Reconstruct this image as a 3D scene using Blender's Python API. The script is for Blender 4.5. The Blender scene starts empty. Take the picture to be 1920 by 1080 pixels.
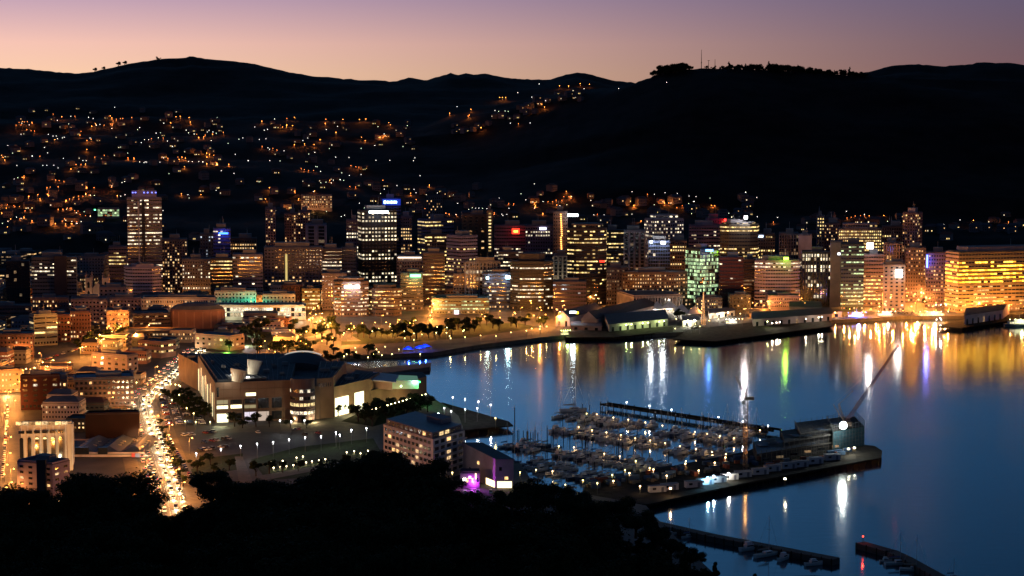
import bpy, bmesh, math, random
from mathutils import Vector, noise, Matrix
R = math.radians
RND = random.Random(7)
sc = bpy.context.scene
col = sc.collection

# ------------------------------------------------------------ camera, sky, exposure
F = 3575.0
PITCH = math.atan(318 / F)
CZ = 190.0
cam = bpy.data.cameras.new('camera')
cam.sensor_width = 36
cam.lens = 36 * F / 1920
cam.clip_start = 1
cam.clip_end = 60000
co = bpy.data.objects.new('camera', cam)
co.location = (0, 0, CZ)
co.rotation_euler = (math.pi / 2 - PITCH, 0, 0)
col.objects.link(co)
sc.camera = co
sc.view_settings.view_transform = 'Standard'
sc.view_settings.look = 'None'
sc.view_settings.exposure = 0.0
sc.view_settings.gamma = 1
cy = sc.cycles
cy.use_denoising = True
try:
    cy.denoiser = 'OPENIMAGEDENOISE'
    cy.denoising_input_passes = 'RGB_ALBEDO_NORMAL'
    cy.denoising_prefilter = 'ACCURATE'
except Exception:
    pass
cy.max_bounces = 4
cy.diffuse_bounces = 2
cy.glossy_bounces = 2
cy.transmission_bounces = 1
cy.sample_clamp_indirect = 4
cy.use_light_tree = True
cy.caustics_reflective = False

world = bpy.data.worlds.new('World')
sc.world = world
world.use_nodes = True
wt = world.node_tree
for n in list(wt.nodes):
    wt.nodes.remove(n)
def N(t, kind, **kw):
    n = t.nodes.new(kind)
    for k, v in kw.items():
        setattr(n, k, v)
    return n
wo = N(wt, 'ShaderNodeOutputWorld'); bg = N(wt, 'ShaderNodeBackground')
tc = N(wt, 'ShaderNodeTexCoord'); sp = N(wt, 'ShaderNodeSeparateXYZ')
wt.links.new(tc.outputs['Generated'], sp.inputs[0])
el = N(wt, 'ShaderNodeMath', operation='ARCSINE'); wt.links.new(sp.outputs[2], el.inputs[0])
def ramp(stops):
    r = N(wt, 'ShaderNodeValToRGB')
    m = N(wt, 'ShaderNodeMapRange'); m.inputs[1].default_value = 0; m.inputs[2].default_value = R(90)
    sq = N(wt, 'ShaderNodeMath', operation='SQRT')
    wt.links.new(el.outputs[0], m.inputs[0]); wt.links.new(m.outputs[0], sq.inputs[0]); wt.links.new(sq.outputs[0], r.inputs[0])
    e = r.color_ramp.elements
    while len(e) < len(stops):
        e.new(0.5)
    for i, (d, c) in enumerate(stops):
        e[i].position = math.sqrt(d / 90.0)
        e[i].color = (*c, 1)
    return r
SKY_W = [(0, (1.0, .56, .33)), (1.3, (1.0, .63, .42)), (2.2, (.95, .57, .47)), (3.5, (.57, .38, .48)), (5.2, (.25, .42, .70)), (8, (.17, .47, .96)), (14, (.07, .29, .66)), (26, (.025, .09, .19)), (50, (.020, .03, .062)), (90, (.012, .022, .046))]
SKY_E = [(0, (.21, .085, .085)), (1.3, (.17, .085, .10)), (2.2, (.145, .09, .12)), (3.5, (.12, .095, .16)), (5.2, (.055, .09, .18)), (8, (.03, .11, .26)), (14, (.014, .066, .165)), (26, (.012, .038, .085)), (50, (.020, .027, .058)), (90, (.012, .022, .046))]
r1 = ramp(SKY_W); r2 = ramp(SKY_E)
az = N(wt, 'ShaderNodeMath', operation='ARCTAN2')
wt.links.new(sp.outputs[0], az.inputs[0]); wt.links.new(sp.outputs[1], az.inputs[1])
ab = N(wt, 'ShaderNodeMath', operation='ADD'); ab.inputs[1].default_value = R(18); wt.links.new(az.outputs[0], ab.inputs[0])
aa = N(wt, 'ShaderNodeMath', operation='ABSOLUTE'); wt.links.new(ab.outputs[0], aa.inputs[0])
mr = N(wt, 'ShaderNodeMapRange', interpolation_type='SMOOTHSTEP')
mr.inputs[1].default_value = R(0); mr.inputs[2].default_value = R(37)
wt.links.new(aa.outputs[0], mr.inputs[0])
mx = N(wt, 'ShaderNodeMix', data_type='RGBA')
wt.links.new(mr.outputs[0], mx.inputs[0]); wt.links.new(r1.outputs[0], mx.inputs[6]); wt.links.new(r2.outputs[0], mx.inputs[7])
wt.links.new(mx.outputs[2], bg.inputs[0]); bg.inputs[1].default_value = 1.0
wt.links.new(bg.outputs[0], wo.inputs[0])

# ------------------------------------------------------------ picture row/column to place in the world (layout only)
def ray(px, py):
    a = (px - 960) / F; b = (540 - py) / F
    cp, s = math.cos(PITCH), math.sin(PITCH)
    return (a, cp + b * s, -s + b * cp)
def G(px, py, z=3.0):
    d = ray(px, py); t = (z - CZ) / d[2]
    return Vector((d[0] * t, d[1] * t, z))
def W(px, py, y):
    d = ray(px, py); t = y / d[1]
    return Vector((d[0] * t, y, CZ + d[2] * t))
def pxm(y):                       # metres per picture pixel at distance y
    return y / F / math.cos(PITCH)

# ------------------------------------------------------------ materials
MATS = {}
def mat(name, c, rough=.8, spec=.3, metal=0., var=.25, scale=.15, emit=None, es=0., sample=False, bump=0):
    if name in MATS:
        return MATS[name]
    m = bpy.data.materials.new(name); m.use_nodes = True
    t = m.node_tree; b = t.nodes['Principled BSDF']
    b.inputs['Base Color'].default_value = (*c, 1)
    b.inputs['Roughness'].default_value = rough
    b.inputs['Specular IOR Level'].default_value = spec
    b.inputs['Metallic'].default_value = metal
    if emit:
        b.inputs['Emission Color'].default_value = (*emit, 1)
        b.inputs['Emission Strength'].default_value = es
        m.cycles.emission_sampling = 'AUTO' if sample else 'NONE'
    if var and not emit:
        tc = N(t, 'ShaderNodeNewGeometry'); n = N(t, 'ShaderNodeTexNoise'); n.inputs['Scale'].default_value = scale; n.inputs['Detail'].default_value = 5
        t.links.new(tc.outputs['Position'], n.inputs['Vector'])
        r = N(t, 'ShaderNodeMapRange'); r.inputs[1].default_value = .3; r.inputs[2].default_value = .7; r.inputs[3].default_value = 1 - var; r.inputs[4].default_value = 1 + var
        t.links.new(n.outputs[0], r.inputs[0])
        x = N(t, 'ShaderNodeMix', data_type='RGBA', blend_type='MULTIPLY'); x.inputs[0].default_value = 1; x.inputs[6].default_value = (*c, 1)
        t.links.new(r.outputs[0], x.inputs[7]); t.links.new(x.outputs[2], b.inputs['Base Color'])
        if bump:
            bp = N(t, 'ShaderNodeBump'); bp.inputs['Strength'].default_value = bump; bp.inputs['Distance'].default_value = .3
            t.links.new(n.outputs[0], bp.inputs['Height']); t.links.new(bp.outputs[0], b.inputs['Normal'])
    MATS[name] = m
    return m
def wallm(c, k=''):
    return mat('wall_%02d_%02d_%02d%s' % (int(c[0] * 99), int(c[1] * 99), int(c[2] * 99), k), c, .85, .2, var=.18, scale=.12)
def em(name, c, s, sample=False):
    return mat('light_' + name, (.02, .02, .02), .5, emit=c, es=s, sample=sample)
def em_room(name, c, s):          # a lit room: uneven because of ceiling lights, blinds and furniture
    m = em(name, c, s); t = m.node_tree; b = t.nodes['Principled BSDF']
    if 'room' in m: return m
    m['room'] = 1
    g = N(t, 'ShaderNodeNewGeometry'); mp = N(t, 'ShaderNodeMapping'); mp.inputs['Scale'].default_value = (.9, .9, 1.1); t.links.new(g.outputs['Position'], mp.inputs[0])
    n = N(t, 'ShaderNodeTexNoise'); n.inputs['Scale'].default_value = .8; n.inputs['Detail'].default_value = 3; n.inputs['Roughness'].default_value = .7; t.links.new(mp.outputs[0], n.inputs['Vector'])
    r = N(t, 'ShaderNodeMapRange'); r.inputs[1].default_value = .36; r.inputs[2].default_value = .66; r.inputs[3].default_value = s * .22; r.inputs[4].default_value = s * 1.55; r.clamp = True
    t.links.new(n.outputs[0], r.inputs[0]); t.links.new(r.outputs[0], b.inputs['Emission Strength'])
    return m
GLASS = mat('dark_glass', (.015, .018, .024), .12, .7, var=.0)
PAL_SRC = {
 'warm': [((1, .58, .22), 1.8), ((1, .66, .32), 1.0), ((1, .50, .18), .45)],
 'white': [((1, .82, .52), 2.2), ((1, .84, .60), 1.1), ((1, .76, .46), .5)],
 'yellow': [((1, .70, .24), 2.3), ((1, .72, .32), 1.1), ((1, .62, .20), .5)],
 'green': [((.72, 1, .52), 1.3), ((.62, .95, .5), .7), ((.7, .9, .45), .4)],
 'cool': [((.75, .88, 1), 1.4), ((.7, .85, 1), .7), ((.8, .9, 1), .35)],
 'gold': [((1, .48, .03), 4.5), ((1, .56, .05), 7.0), ((1, .40, .03), 2.2)],
 'dim': [((1, .6, .3), .28), ((1, .7, .4), .16), ((1, .6, .3), .45)],
}
PAL = {k: [em_room('window_%s_%d' % (k, i), c, s) for i, (c, s) in enumerate(v)] for k, v in PAL_SRC.items()}

# ------------------------------------------------------------ mesh helpers
class MB:
    def __init__(s):
        s.v = []; s.f = []; s.m = []; s.mats = []
    def mi(s, m):
        if m not in s.mats:
            s.mats.append(m)
        return s.mats.index(m)
    def face(s, pts, m):
        i = len(s.v); s.v += [tuple(p) for p in pts]; s.f.append(tuple(range(i, i + len(pts)))); s.m.append(s.mi(m))
    def prism(s, foot, z0, z1, m, top=None, bottom=False):
        n = len(foot); i = len(s.v); k = s.mi(m)
        s.v += [(p[0], p[1], z0) for p in foot] + [(p[0], p[1], z1) for p in foot]
        for a in range(n):
            b = (a + 1) % n
            s.f.append((i + a, i + b, i + n + b, i + n + a)); s.m.append(k)
        s.f.append(tuple(range(i + n, i + 2 * n))); s.m.append(s.mi(top) if top else k)
        if bottom:
            s.f.append(tuple(range(i + n - 1, i - 1, -1))); s.m.append(k)
        return s
    def box(s, c, d, m, rz=0., top=None):
        ca, sa = math.cos(rz), math.sin(rz); hx, hy = d[0] / 2, d[1] / 2
        ft = [(c[0] + x * ca - y * sa, c[1] + x * sa + y * ca) for x, y in ((-hx, -hy), (hx, -hy), (hx, hy), (-hx, hy))]
        return s.prism(ft, c[2] - d[2] / 2, c[2] + d[2] / 2, m, top, True)
    def tube(s, a, b, r0, r1, m, n=6):
        a = Vector(a); b = Vector(b); d = (b - a).normalized()
        u = d.cross(Vector((0, 0, 1)) if abs(d.z) < .9 else Vector((1, 0, 0))).normalized(); w = d.cross(u)
        i = len(s.v); k = s.mi(m)
        for p, r in ((a, r0), (b, r1)):
            for j in range(n):
                t = 2 * math.pi * j / n
                s.v.append(tuple(p + u * math.cos(t) * r + w * math.sin(t) * r))
        for j in range(n):
            l = (j + 1) % n
            s.f.append((i + j, i + l, i + n + l, i + n + j)); s.m.append(k)
        s.f.append(tuple(i + n + j for j in range(n))); s.m.append(k)
        s.f.append(tuple(i + n - 1 - j for j in range(n))); s.m.append(k)
        return s
    def ball(s, c, r, m, n=8, k=5, sz=1.):
        i = len(s.v); q = s.mi(m); c = Vector(c)
        s.v.append((c.x, c.y, c.z - r * sz))
        for a in range(1, k):
            t = math.pi * a / k
            for b in range(n):
                p = 2 * math.pi * b / n
                s.v.append((c.x + r * math.sin(t) * math.cos(p), c.y + r * math.sin(t) * math.sin(p), c.z - r * sz * math.cos(t)))
        s.v.append((c.x, c.y, c.z + r * sz)); e = len(s.v) - 1
        for b in range(n):
            d = (b + 1) % n
            s.f.append((i, i + 1 + d, i + 1 + b)); s.m.append(q)
            s.f.append((e, e - n + b, e - n + d)); s.m.append(q)
            for a in range(k - 2):
                o = i + 1 + a * n
                s.f.append((o + b, o + d, o + n + d, o + n + b)); s.m.append(q)
        return s
    def build(s, name, parent=None, smooth=False, loc=None):
        me = bpy.data.meshes.new(name)
        me.from_pydata(s.v, [], s.f)
        for m in s.mats:
            me.materials.append(m)
        me.polygons.foreach_set('material_index', s.m)
        if smooth:
            me.polygons.foreach_set('use_smooth', [True] * len(s.f))
        me.update()
        o = bpy.data.objects.new(name, me); col.objects.link(o)
        if parent:
            o.parent = parent
        if loc is not None:
            o.location = loc
        return o
def tag(o, label=None, cat=None, group=None, kind=None):
    if label: o['label'] = label
    if cat: o['category'] = cat
    if group: o['group'] = group
    if kind: o['kind'] = kind
    return o
def empty(name, loc, rz=0., label=None, cat=None, group=None):
    o = bpy.data.objects.new(name, None); col.objects.link(o)
    o.location = loc; o.rotation_euler = (0, 0, rz); o.empty_display_size = .5
    return tag(o, label, cat, group)
KIDS = {}
def kids(o):
    if o.name not in KIDS:
        KIDS[o.name] = [c for c in bpy.data.objects if c.parent == o]
    return KIDS[o.name]
def tree_list(root, allobs):
    return [(c, [(g, []) for g in allobs if g.parent == c]) for c in allobs if c.parent == root]
class Proto:                      # a finished thing that can be copied with its parts; the first use moves the original
    def __init__(s, root):
        s.root = root; obs = list(bpy.data.objects); s.tree = tree_list(root, obs); s.used = False
    def put(s, loc, rz=0., scale=1., label=None, group=None):
        if not s.used:
            s.used = True; r = s.root
        else:
            r = s.root.copy(); col.objects.link(r)
            for c, gs in s.tree:
                d = c.copy(); col.objects.link(d); d.parent = r
                for g, _ in gs:
                    e = g.copy(); col.objects.link(e); e.parent = d
        r.location = loc; r.rotation_euler = (0, 0, rz)
        r.scale = scale if isinstance(scale, tuple) else (scale,) * 3
        if label: r['label'] = label
        if group: r['group'] = group
        return r
def light(name, loc, energy, c, radius=.5, parent=None, spot=None, aim=None):
    l = bpy.data.lights.new(name, 'SPOT' if spot else 'POINT')
    l.energy = energy; l.color = c; l.shadow_soft_size = radius
    o = bpy.data.objects.new(name, l); col.objects.link(o); o.location = loc
    if spot:
        l.spot_size = R(spot); l.spot_blend = .6
        o.rotation_euler = (Vector(aim) - Vector(loc)).to_track_quat('-Z', 'Y').to_euler()
    if parent:
        o.parent = parent
    return o

# ------------------------------------------------------------ terrain
SKYLINE = [(0,127),(60,130),(145,138),(180,134),(240,120),(300,111),(340,109),(362,105),(385,110),(430,114),(480,120),(540,135),(600,144),(680,150),(740,152),(770,146),(800,150),(845,137),(860,141),(872,137),(890,140),(905,138),(925,141),(960,147),(1010,151),(1030,152),(1060,140),(1080,136),(1110,140),(1145,150),(1170,153),(1210,160),(1300,168),(1500,155),(1620,136),(1680,122),(1720,120),(1770,125),(1830,118),(1880,117),(1920,122)]
ST = [(1980, None), (2150, [(0,508),(600,508),(1200,510),(1920,512)]),
 (2400, [(0,432),(700,440),(1400,448),(1920,440)]),
 (2800, [(0,368),(700,378),(1000,385),(1400,400),(1920,418)]),
 (3300, [(0,300),(500,300),(700,330),(900,330),(1100,285),(1300,245),(1600,250),(1920,265)]),
 (3800, [(0,250),(500,256),(700,266),(850,248),(1000,212),(1100,186),(1180,160),(1240,138),(1310,128),(1420,130),(1500,135),(1600,142),(1700,144),(1920,150)]),
 (4100, [(0,224),(200,221),(500,226),(700,229),(790,238),(850,214),(1000,184),(1100,168),(1180,167),(1300,190),(1920,190)]),
 (4350, [(0,246),(500,248),(850,240),(1100,200),(1300,215),(1920,220)]),
 (5200, [(0,178),(500,182),(1000,186),(1500,200),(1920,180)]),
 (6000, SKYLINE), (7000, [(0,190),(1920,190)])]
def lin(t, x):
    if x <= t[0][0]: return t[0][1]
    for (a, b), (c, d) in zip(t, t[1:]):
        if x <= c: return b + (d - b) * (x - a) / (c - a)
    return t[-1][1]
def st_z(i, px):
    d, t = ST[i]
    return 2.4 if t is None else W(px, lin(t, px), d).z
def H(x, y):
    if y <= ST[0][0]: return 3.0
    px = 960 + x / y * F / math.cos(PITCH) * (1)  # column only steers the profile
    for i in range(len(ST) - 1):
        if y <= ST[i + 1][0]:
            t = (y - ST[i][0]) / (ST[i + 1][0] - ST[i][0])
            if ST[i + 1][0] in (3800, 6000, 4100) : t = t ** .85
            z = st_z(i, px) * (1 - t) + st_z(i + 1, px) * t
            a = min(1, (y - 1980) / 500)
            z += a * (noise.noise((x * .004, y * .004, 0)) * 16 * max(0, 1 - abs(t - .5) * -0 - (1 if t > .9 or t < .1 else 0)) )
            z += a * noise.noise((x * .02, y * .02, 3)) * 2.5
            return max(z, 2.4)
    return st_z(len(ST) - 1, px)
HILL = mat('hill_bush', (.013, .009, .009), .95, .05, var=.5, scale=.02, bump=.6)
def hills():
    nu, ds = 420, []
    y = 1980.
    while y < 7000:
        ds.append(y); y *= 1.0135
    ds += [3800, 4100, 6000, 7000]; ds = sorted(set(ds))
    v = []; f = []
    for d in ds:
        for i in range(nu + 1):
            u = -.42 + .84 * i / nu
            z = H(u * d, d)
            if d > 2300: z += noise.noise((u * d * .09, d * .05, 9)) * 2.2 + (noise.noise((u*d*.3, d*.1, 2)) * 1.2)
            v.append((u * d, d, z))
    for j in range(len(ds) - 1):
        for i in range(nu):
            a = j * (nu + 1) + i
            f.append((a, a + 1, a + nu + 2, a + nu + 1))
    me = bpy.data.meshes.new('hills'); me.from_pydata(v, [], f); me.materials.append(HILL)
    me.polygons.foreach_set('use_smooth', [True] * len(f))
    o = bpy.data.objects.new('hills', me); col.objects.link(o); tag(o, kind='structure')
hills()

# water with long gentle ripples
wm = bpy.data.materials.new('harbour_water'); wm.use_nodes = True
t = wm.node_tree; b = t.nodes['Principled BSDF']
b.inputs['Base Color'].default_value = (.003, .018, .035, 1); b.inputs['Roughness'].default_value = .13; b.inputs['IOR'].default_value = 1.66
b.inputs['Specular IOR Level'].default_value = .9
g_ = N(t, 'ShaderNodeNewGeometry'); mp = N(t, 'ShaderNodeMapping'); mp.inputs['Scale'].default_value = (.25, .6, 1)
t.links.new(g_.outputs['Position'], mp.inputs[0])
n1 = N(t, 'ShaderNodeTexNoise'); n1.inputs['Scale'].default_value = .35; n1.inputs['Detail'].default_value = 4
t.links.new(mp.outputs[0], n1.inputs['Vector'])
bp = N(t, 'ShaderNodeBump'); bp.inputs['Strength'].default_value = .10; bp.inputs['Distance'].default_value = .5
t.links.new(n1.outputs[0], bp.inputs['Height']); t.links.new(bp.outputs[0], b.inputs['Normal'])
n2 = N(t, 'ShaderNodeTexNoise'); n2.inputs['Scale'].default_value = .006; n2.inputs['Detail'].default_value = 3
t.links.new(g_.outputs['Position'], n2.inputs['Vector'])
r_ = N(t, 'ShaderNodeMapRange'); r_.inputs[1].default_value = .3; r_.inputs[2].default_value = .7; r_.inputs[3].default_value = .085; r_.inputs[4].default_value = .13
t.links.new(n2.outputs[0], r_.inputs[0]); t.links.new(r_.outputs[0], b.inputs['Roughness'])
m = MB(); m.face([(-3000, 300, 0), (3000, 300, 0), (3000, 2300, 0), (-3000, 2300, 0)], wm)
tag(m.build('water'), kind='structure')

# land: one slab of made ground with a quay edge
COAST = [(2700,580),(1925,588),(1890,592),(1700,592),(1640,596),(1560,600),(1480,606),(1300,614),(1285,622),(1180,628),(1060,628),(1010,633),(900,646),(812,661),(640,667),(632,676),(690,691),(808,680),(806,688),(720,700),(760,716),(792,728),(812,746),(826,755),(866,772),(872,812),(872,836),(884,852),(972,864),(1000,905),(1100,925),(1212,948),(1226,966),(1250,990),(1300,1040),(1480,1200)]
asphalt = mat('city_ground', (.055, .052, .05), .85, .3, var=.35, scale=.06)
stone = mat('quay_stone', (.09, .08, .07), .9, .2)
land = [(-2600, 700), (620, 420)]
pts = [G(*c) for c in COAST]
foot = [(p.x, p.y) for p in pts][::-1]
foot = [(-2000, 560.)] + [(foot[0][0], 560.)] + foot + [(pts[0].x, 2160.), (-2000, 2160.)]
m = MB(); m.prism(foot, -3, 3.0, stone, top=asphalt)
tag(m.build('ground'), kind='structure')

# near hillside below the lookout
TL = [(-600,915),(0,925),(50,935),(110,925),(200,910),(290,940),(335,990),(380,915),(440,905),(500,908),(600,893),(660,872),(730,868),(790,880),(850,915),(900,958),(960,930),(1020,918),(1110,940),(1200,965),(1240,1000),(1300,1040),(1340,1065),(1400,1085),(1450,1130),(1600,1260),(2600,1300)]
hs = mat('hillside_soil', (.012, .012, .008), .95, .05)
def HS(px, y):
    zc = W(px, lin(TL, px) + 45, 450).z - 12
    if y <= 450:
        t = max(0, y) / 450
        return 176 * (1 - t) + zc * t - math.sin(t * math.pi) * 10
    t = min(1, (y - 450) / (240 if px > 1200 else 300)); t = t * t * (3 - 2 * t)
    return zc * (1 - t) + 1.5 * t
v = []; f = []; nx = 120; ys = [40 + 12 * k for k in range(62)]
for y in ys:
    for i in range(nx + 1):
        px = -1500 + 4500 * i / nx
        v.append(((px - 960) / F * max(y, 200), y, HS(px, y) + noise.noise((px * .01, y * .02, 0)) * 2))
for j in range(len(ys) - 1):
    for i in range(nx):
        a = j * (nx + 1) + i; f.append((a, a + 1, a + nx + 2, a + nx + 1))
me = bpy.data.meshes.new('hillside'); me.from_pydata(v, [], f); me.materials.append(hs)
o = bpy.data.objects.new('hillside', me); col.objects.link(o); tag(o, kind='structure')
# ------------------------------------------------------------ buildings
FOOT = []                         # footprints already built on, for spacing the small ones
ROOFM = mat('flat_roof', (.07, .08, .10), .8, .3)
def litpick(pal, p, rnd):
    if rnd.random() < p:
        return PAL[pal][(0, 0, 1, 1, 1, 2, 2)[rnd.randrange(7)]]
    return GLASS
def ft_box(x0, x1, D, depth, xm=None, ang=24, right=False):
    """footprint from the picture columns of the vertical edges and the distance of the near edge"""
    s = pxm(D)
    X0, X1 = (x0 - 960) * s, (x1 - 960) * s
    if xm is None:
        return [(X0, D), (X1, D), (X1 * (1 + depth / D * .9), D + depth), (X0 * (1 + depth / D * .9), D + depth)]
    XM = (xm - 960) * s; a = R(ang)
    if right:                     # long front on the left, side wall receding on the right
        # near corner at xm; front goes left and slightly back, side goes right and back
        b_ = R(90 - ang)
        A = (XM, D); wl = (XM - X0) / math.cos(a); wr = (X1 - XM) / math.cos(b_)
        Lp = (XM - wl * math.cos(a), D + wl * math.sin(a)); Rp = (XM + wr * math.cos(b_), D + wr * math.sin(b_))
    else:
        b_ = R(90 - ang)
        A = (XM, D); wl = (XM - X0) / math.cos(b_); wr = (X1 - XM) / math.cos(a)
        Lp = (XM - wl * math.cos(b_), D + wl * math.sin(b_)); Rp = (XM + wr * math.cos(a), D + wr * math.sin(a))
    Bp = (Lp[0] + Rp[0] - A[0], Lp[1] + Rp[1] - A[1])
    return [A, Rp, Bp, Lp]
def ft_round(x0, x1, D, n=16, squash=.8):
    s = pxm(D); cx = ((x0 + x1) / 2 - 960) * s; r = (x1 - x0) / 2 * s
    return [(cx + r * math.cos(2 * math.pi * k / n), D + r * squash + r * squash * math.sin(2 * math.pi * k / n)) for k in range(n)]
def ft_cham(x0, x1, D, depth, c=.22):
    b = ft_box(x0, x1, D, depth); (xa, y0), (xb, _), (xc, y1), (xd, _) = b; w = (xb - xa) * c; q = depth * c
    return [(xa + w, y0), (xb - w, y0), (xb, y0 + q), (xc, y1 - q), (xc - w, y1), (xd + w, y1), (xd, y1 - q), (xa, y0 + q)]
def inset(foot, k):
    cx = sum(p[0] for p in foot) / len(foot); cy_ = sum(p[1] for p in foot) / len(foot)
    return [(cx + (p[0] - cx) * k, cy_ + (p[1] - cy_) * k) for p in foot]
def signbox(root, px, py, w, h, D, c, s, name='sign', glow=0, sample=False):
    p = W(px, py, D); q = pxm(D); inv = root.matrix_basis.translation
    mb = MB(); mb.box((p.x - root.location.x, D - root.location.y, p.z - root.location.z), (w * q, .7, h * q), em('sign_%.2f_%.2f_%.2f_%.1f' % (*c, s), c, s, sample))
    o = mb.build(name, root)
    if glow:
        light(name + '_glow', (p.x - root.location.x, D - 4 - root.location.y, p.z - root.location.z), glow, c, 1.5, root)
    return o
def bld(short, label, foot, ytop=None, D=None, z1=None, fl=3.7, bay=3.2, style='band', pal='warm', lit=.5, wall=(.25, .22, .2), rows=None, roofc=None, plant=True, cat='office building', signs=(), crown=None, z0=None, name='office_building', mast=False, slabs=False, wins=True, seed=None, group=None, top0=0, h_dark=True, low=None):
    rnd = random.Random(seed if seed is not None else hash(short) % 9973 if False else sum(map(ord, short)))
    ys = [p[1] for p in foot]; D = D or min(ys)
    if z1 is None: z1 = W(960, ytop, D).z
    gx = sum(p[0] for p in foot) / len(foot); gy = sum(ys) / len(ys)
    zb = min(H(p[0], p[1]) for p in foot) if z0 is None else z0
    if z0 is None: zb = max(3.0, zb)
    root = empty(name, (gx, gy, zb), 0, label, cat, group)
    FOOT.append((min(p[0] for p in foot), max(p[0] for p in foot), min(ys), max(ys)))
    # children are built in world coordinates relative to the root
    lf = [(p[0] - gx, p[1] - gy) for p in foot]
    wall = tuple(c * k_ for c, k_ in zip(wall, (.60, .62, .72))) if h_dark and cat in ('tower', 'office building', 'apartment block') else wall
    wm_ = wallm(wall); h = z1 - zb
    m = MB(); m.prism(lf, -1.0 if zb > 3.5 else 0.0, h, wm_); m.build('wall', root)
    rm = mat('roof_%02d_%02d_%02d' % tuple(int(c * 99) for c in roofc), roofc, .8, .3) if roofc else ROOFM
    m = MB(); io = inset(lf, .97); ii = inset(lf, .93)
    m.prism(inset(lf, 1.012), h - .02, h + .25, rm)
    for i in range(len(io)):
        j = (i + 1) % len(io)
        m.face([(*io[i], h + .25), (*io[j], h + .25), (*io[j], h + 1.1), (*io[i], h + 1.1)], wm_)
        m.face([(*io[i], h + 1.1), (*io[j], h + 1.1), (*ii[j], h + 1.1), (*ii[i], h + 1.1)], wm_)
        m.face([(*ii[i], h + 1.1), (*ii[j], h + 1.1), (*ii[j], h + .26), (*ii[i], h + .26)], wm_)
    rf = m.build('roof', root)
    if plant:
        k = rnd.uniform(.35, .6); pf = inset(lf, k); dx = rnd.uniform(-.15, .15) * (max(p[0] for p in lf))
        pf = [(p[0] + dx, p[1] + .1) for p in pf]; ph = min(5.5, 2 + h * .06)
        m = MB(); m.prism(pf, h + .2, h + ph, wallm((.16, .16, .17))); m.build('plant_room', root)
        if h > 25:
            m = MB()
            for q in range(rnd.randint(1, 3)):
                p = (rnd.uniform(-.3, .3) * (max(p[0] for p in lf)), 0)
                m.tube((p[0], p[1], h + ph), (p[0], p[1], h + ph + rnd.uniform(3, 8)), .18, .08, wallm((.3, .3, .3)))
            m.build('antenna', root)
    if wins:
        # footprint relative, but visibility needs world direction
        class _P: pass
        zl = top0 if top0 else min(4.5, h * .2)
        if low: facade_rel(root, lf, (gx, gy), zl, h * low[1], fl, bay, 'band', low[0], .6, rnd, [.7, .3, .8]); zl = h * low[1] + 1
        facade_rel(root, lf, (gx, gy), zl, h - .8, fl, bay * (1 if bay > 5 else .82), style, pal, lit, rnd, rows)
        if z0 is None and h > 14 and zb < 6:
            facade_rel(root, lf, (gx, gy), .4, min(4.3, h * .19), 4, 2.6, 'grid', 'warm', .4, rnd, [.35])
    if style == 'fins' or slabs:
        m = MB(); fm = wallm(tuple(min(.6, c * 1.6) for c in wall)); 
        for e in range(len(lf)):
            a = Vector(lf[e]); b = Vector(lf[(e + 1) % len(lf)]); d = b - a; L = d.length
            if L < 2: continue
            d /= L; nr = Vector((d.y, -d.x))
            if nr.dot(-((a + b) / 2 + Vector((gx, gy))).normalized()) < .04: continue
            if slabs:
                nfl = max(1, int((h - 5) / fl))
                for k in range(nfl + 1):
                    z = 4.5 + k * (h - 5.3) / nfl
                    c = (a + b) / 2 + nr * .45
                    m.box((c.x, c.y, z), (L, .9, .35), fm, math.atan2(d.y, d.x))
            else:
                nb = max(1, int(round(L / bay)))
                for j in range(nb + 1):
                    c = a + d * (j * L / nb) + nr * .3
                    m.box((c.x, c.y, h / 2 + 1.5), (.55, .6, h - 3.4), fm, math.atan2(d.y, d.x))
        m.build('balcony_slabs' if slabs else 'facade_fins', root)
    if crown:
        k, dy, c2, lt = crown
        cf = inset(lf, k); m = MB(); m.prism(cf, h, h + dy, wallm(c2)); m.build('crown', root)
        if lt: facade_rel(root, cf, (gx, gy), h + .3, h + dy - .5, 4, bay, 'band', pal, lt, rnd, [lt])
    for s_ in signs:
        px, py, w, hh, c, st = s_[:6]
        signbox(root, px, py, w, hh, D - 1.2, c, st, glow=s_[6] if len(s_) > 6 else 0, sample=len(s_) > 6)
    return root
def facade_rel(root, lf, g, z0, z1, fl, bay, style, pal, lit, rnd, rows):
    n = max(1, int(round((z1 - z0) / fl))); fl = (z1 - z0) / n
    h0, h1, wf = {'band': (.44, .78, .90), 'grid': (.32, .76, .56), 'glass': (.14, .86, .90), 'fins': (.14, .90, .58), 'apt': (.20, .74, .50), 'punch': (.30, .72, .42)}[style]
    for k in range(n):
        if rows is not None: p = rows[min(len(rows) - 1, int((n - 1 - k) / n * len(rows)))]
        elif style in ('apt', 'punch'): p = lit
        else:
            r = rnd.random(); p = .92 if r < lit * .75 else (.45 if r < lit * 1.2 else .06)
        mb = MB(); z = z0 + k * fl
        for e in range(len(lf)):
            a = Vector(lf[e]); b = Vector(lf[(e + 1) % len(lf)]); d = b - a; L = d.length
            if L < 1.2: continue
            d /= L; nr = Vector((d.y, -d.x)); mid = (a + b) / 2 + Vector(g)
            if nr.dot(-mid.normalized()) < .03: continue
            c = max(1, int(round(L / bay))); bw = L / c; q = p
            for j in range(c):
                if style in ('band', 'glass') and rnd.random() < .3: q = p if rnd.random() < .75 else p * .3
                w0 = (j + .5 - wf / 2) * bw; w1 = (j + .5 + wf / 2) * bw; P = a + nr * .08
                top = h1 if rnd.random() > .3 else h1 - .12
                mm = litpick(pal, q, rnd)
                mb.face([(P.x + d.x * w, P.y + d.y * w, z + hh * fl) for w, hh in ((w0, h0), (w1, h0), (w1, h1), (w0, h1))], mm)
        if mb.f: mb.build('window_band', root)

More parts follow.
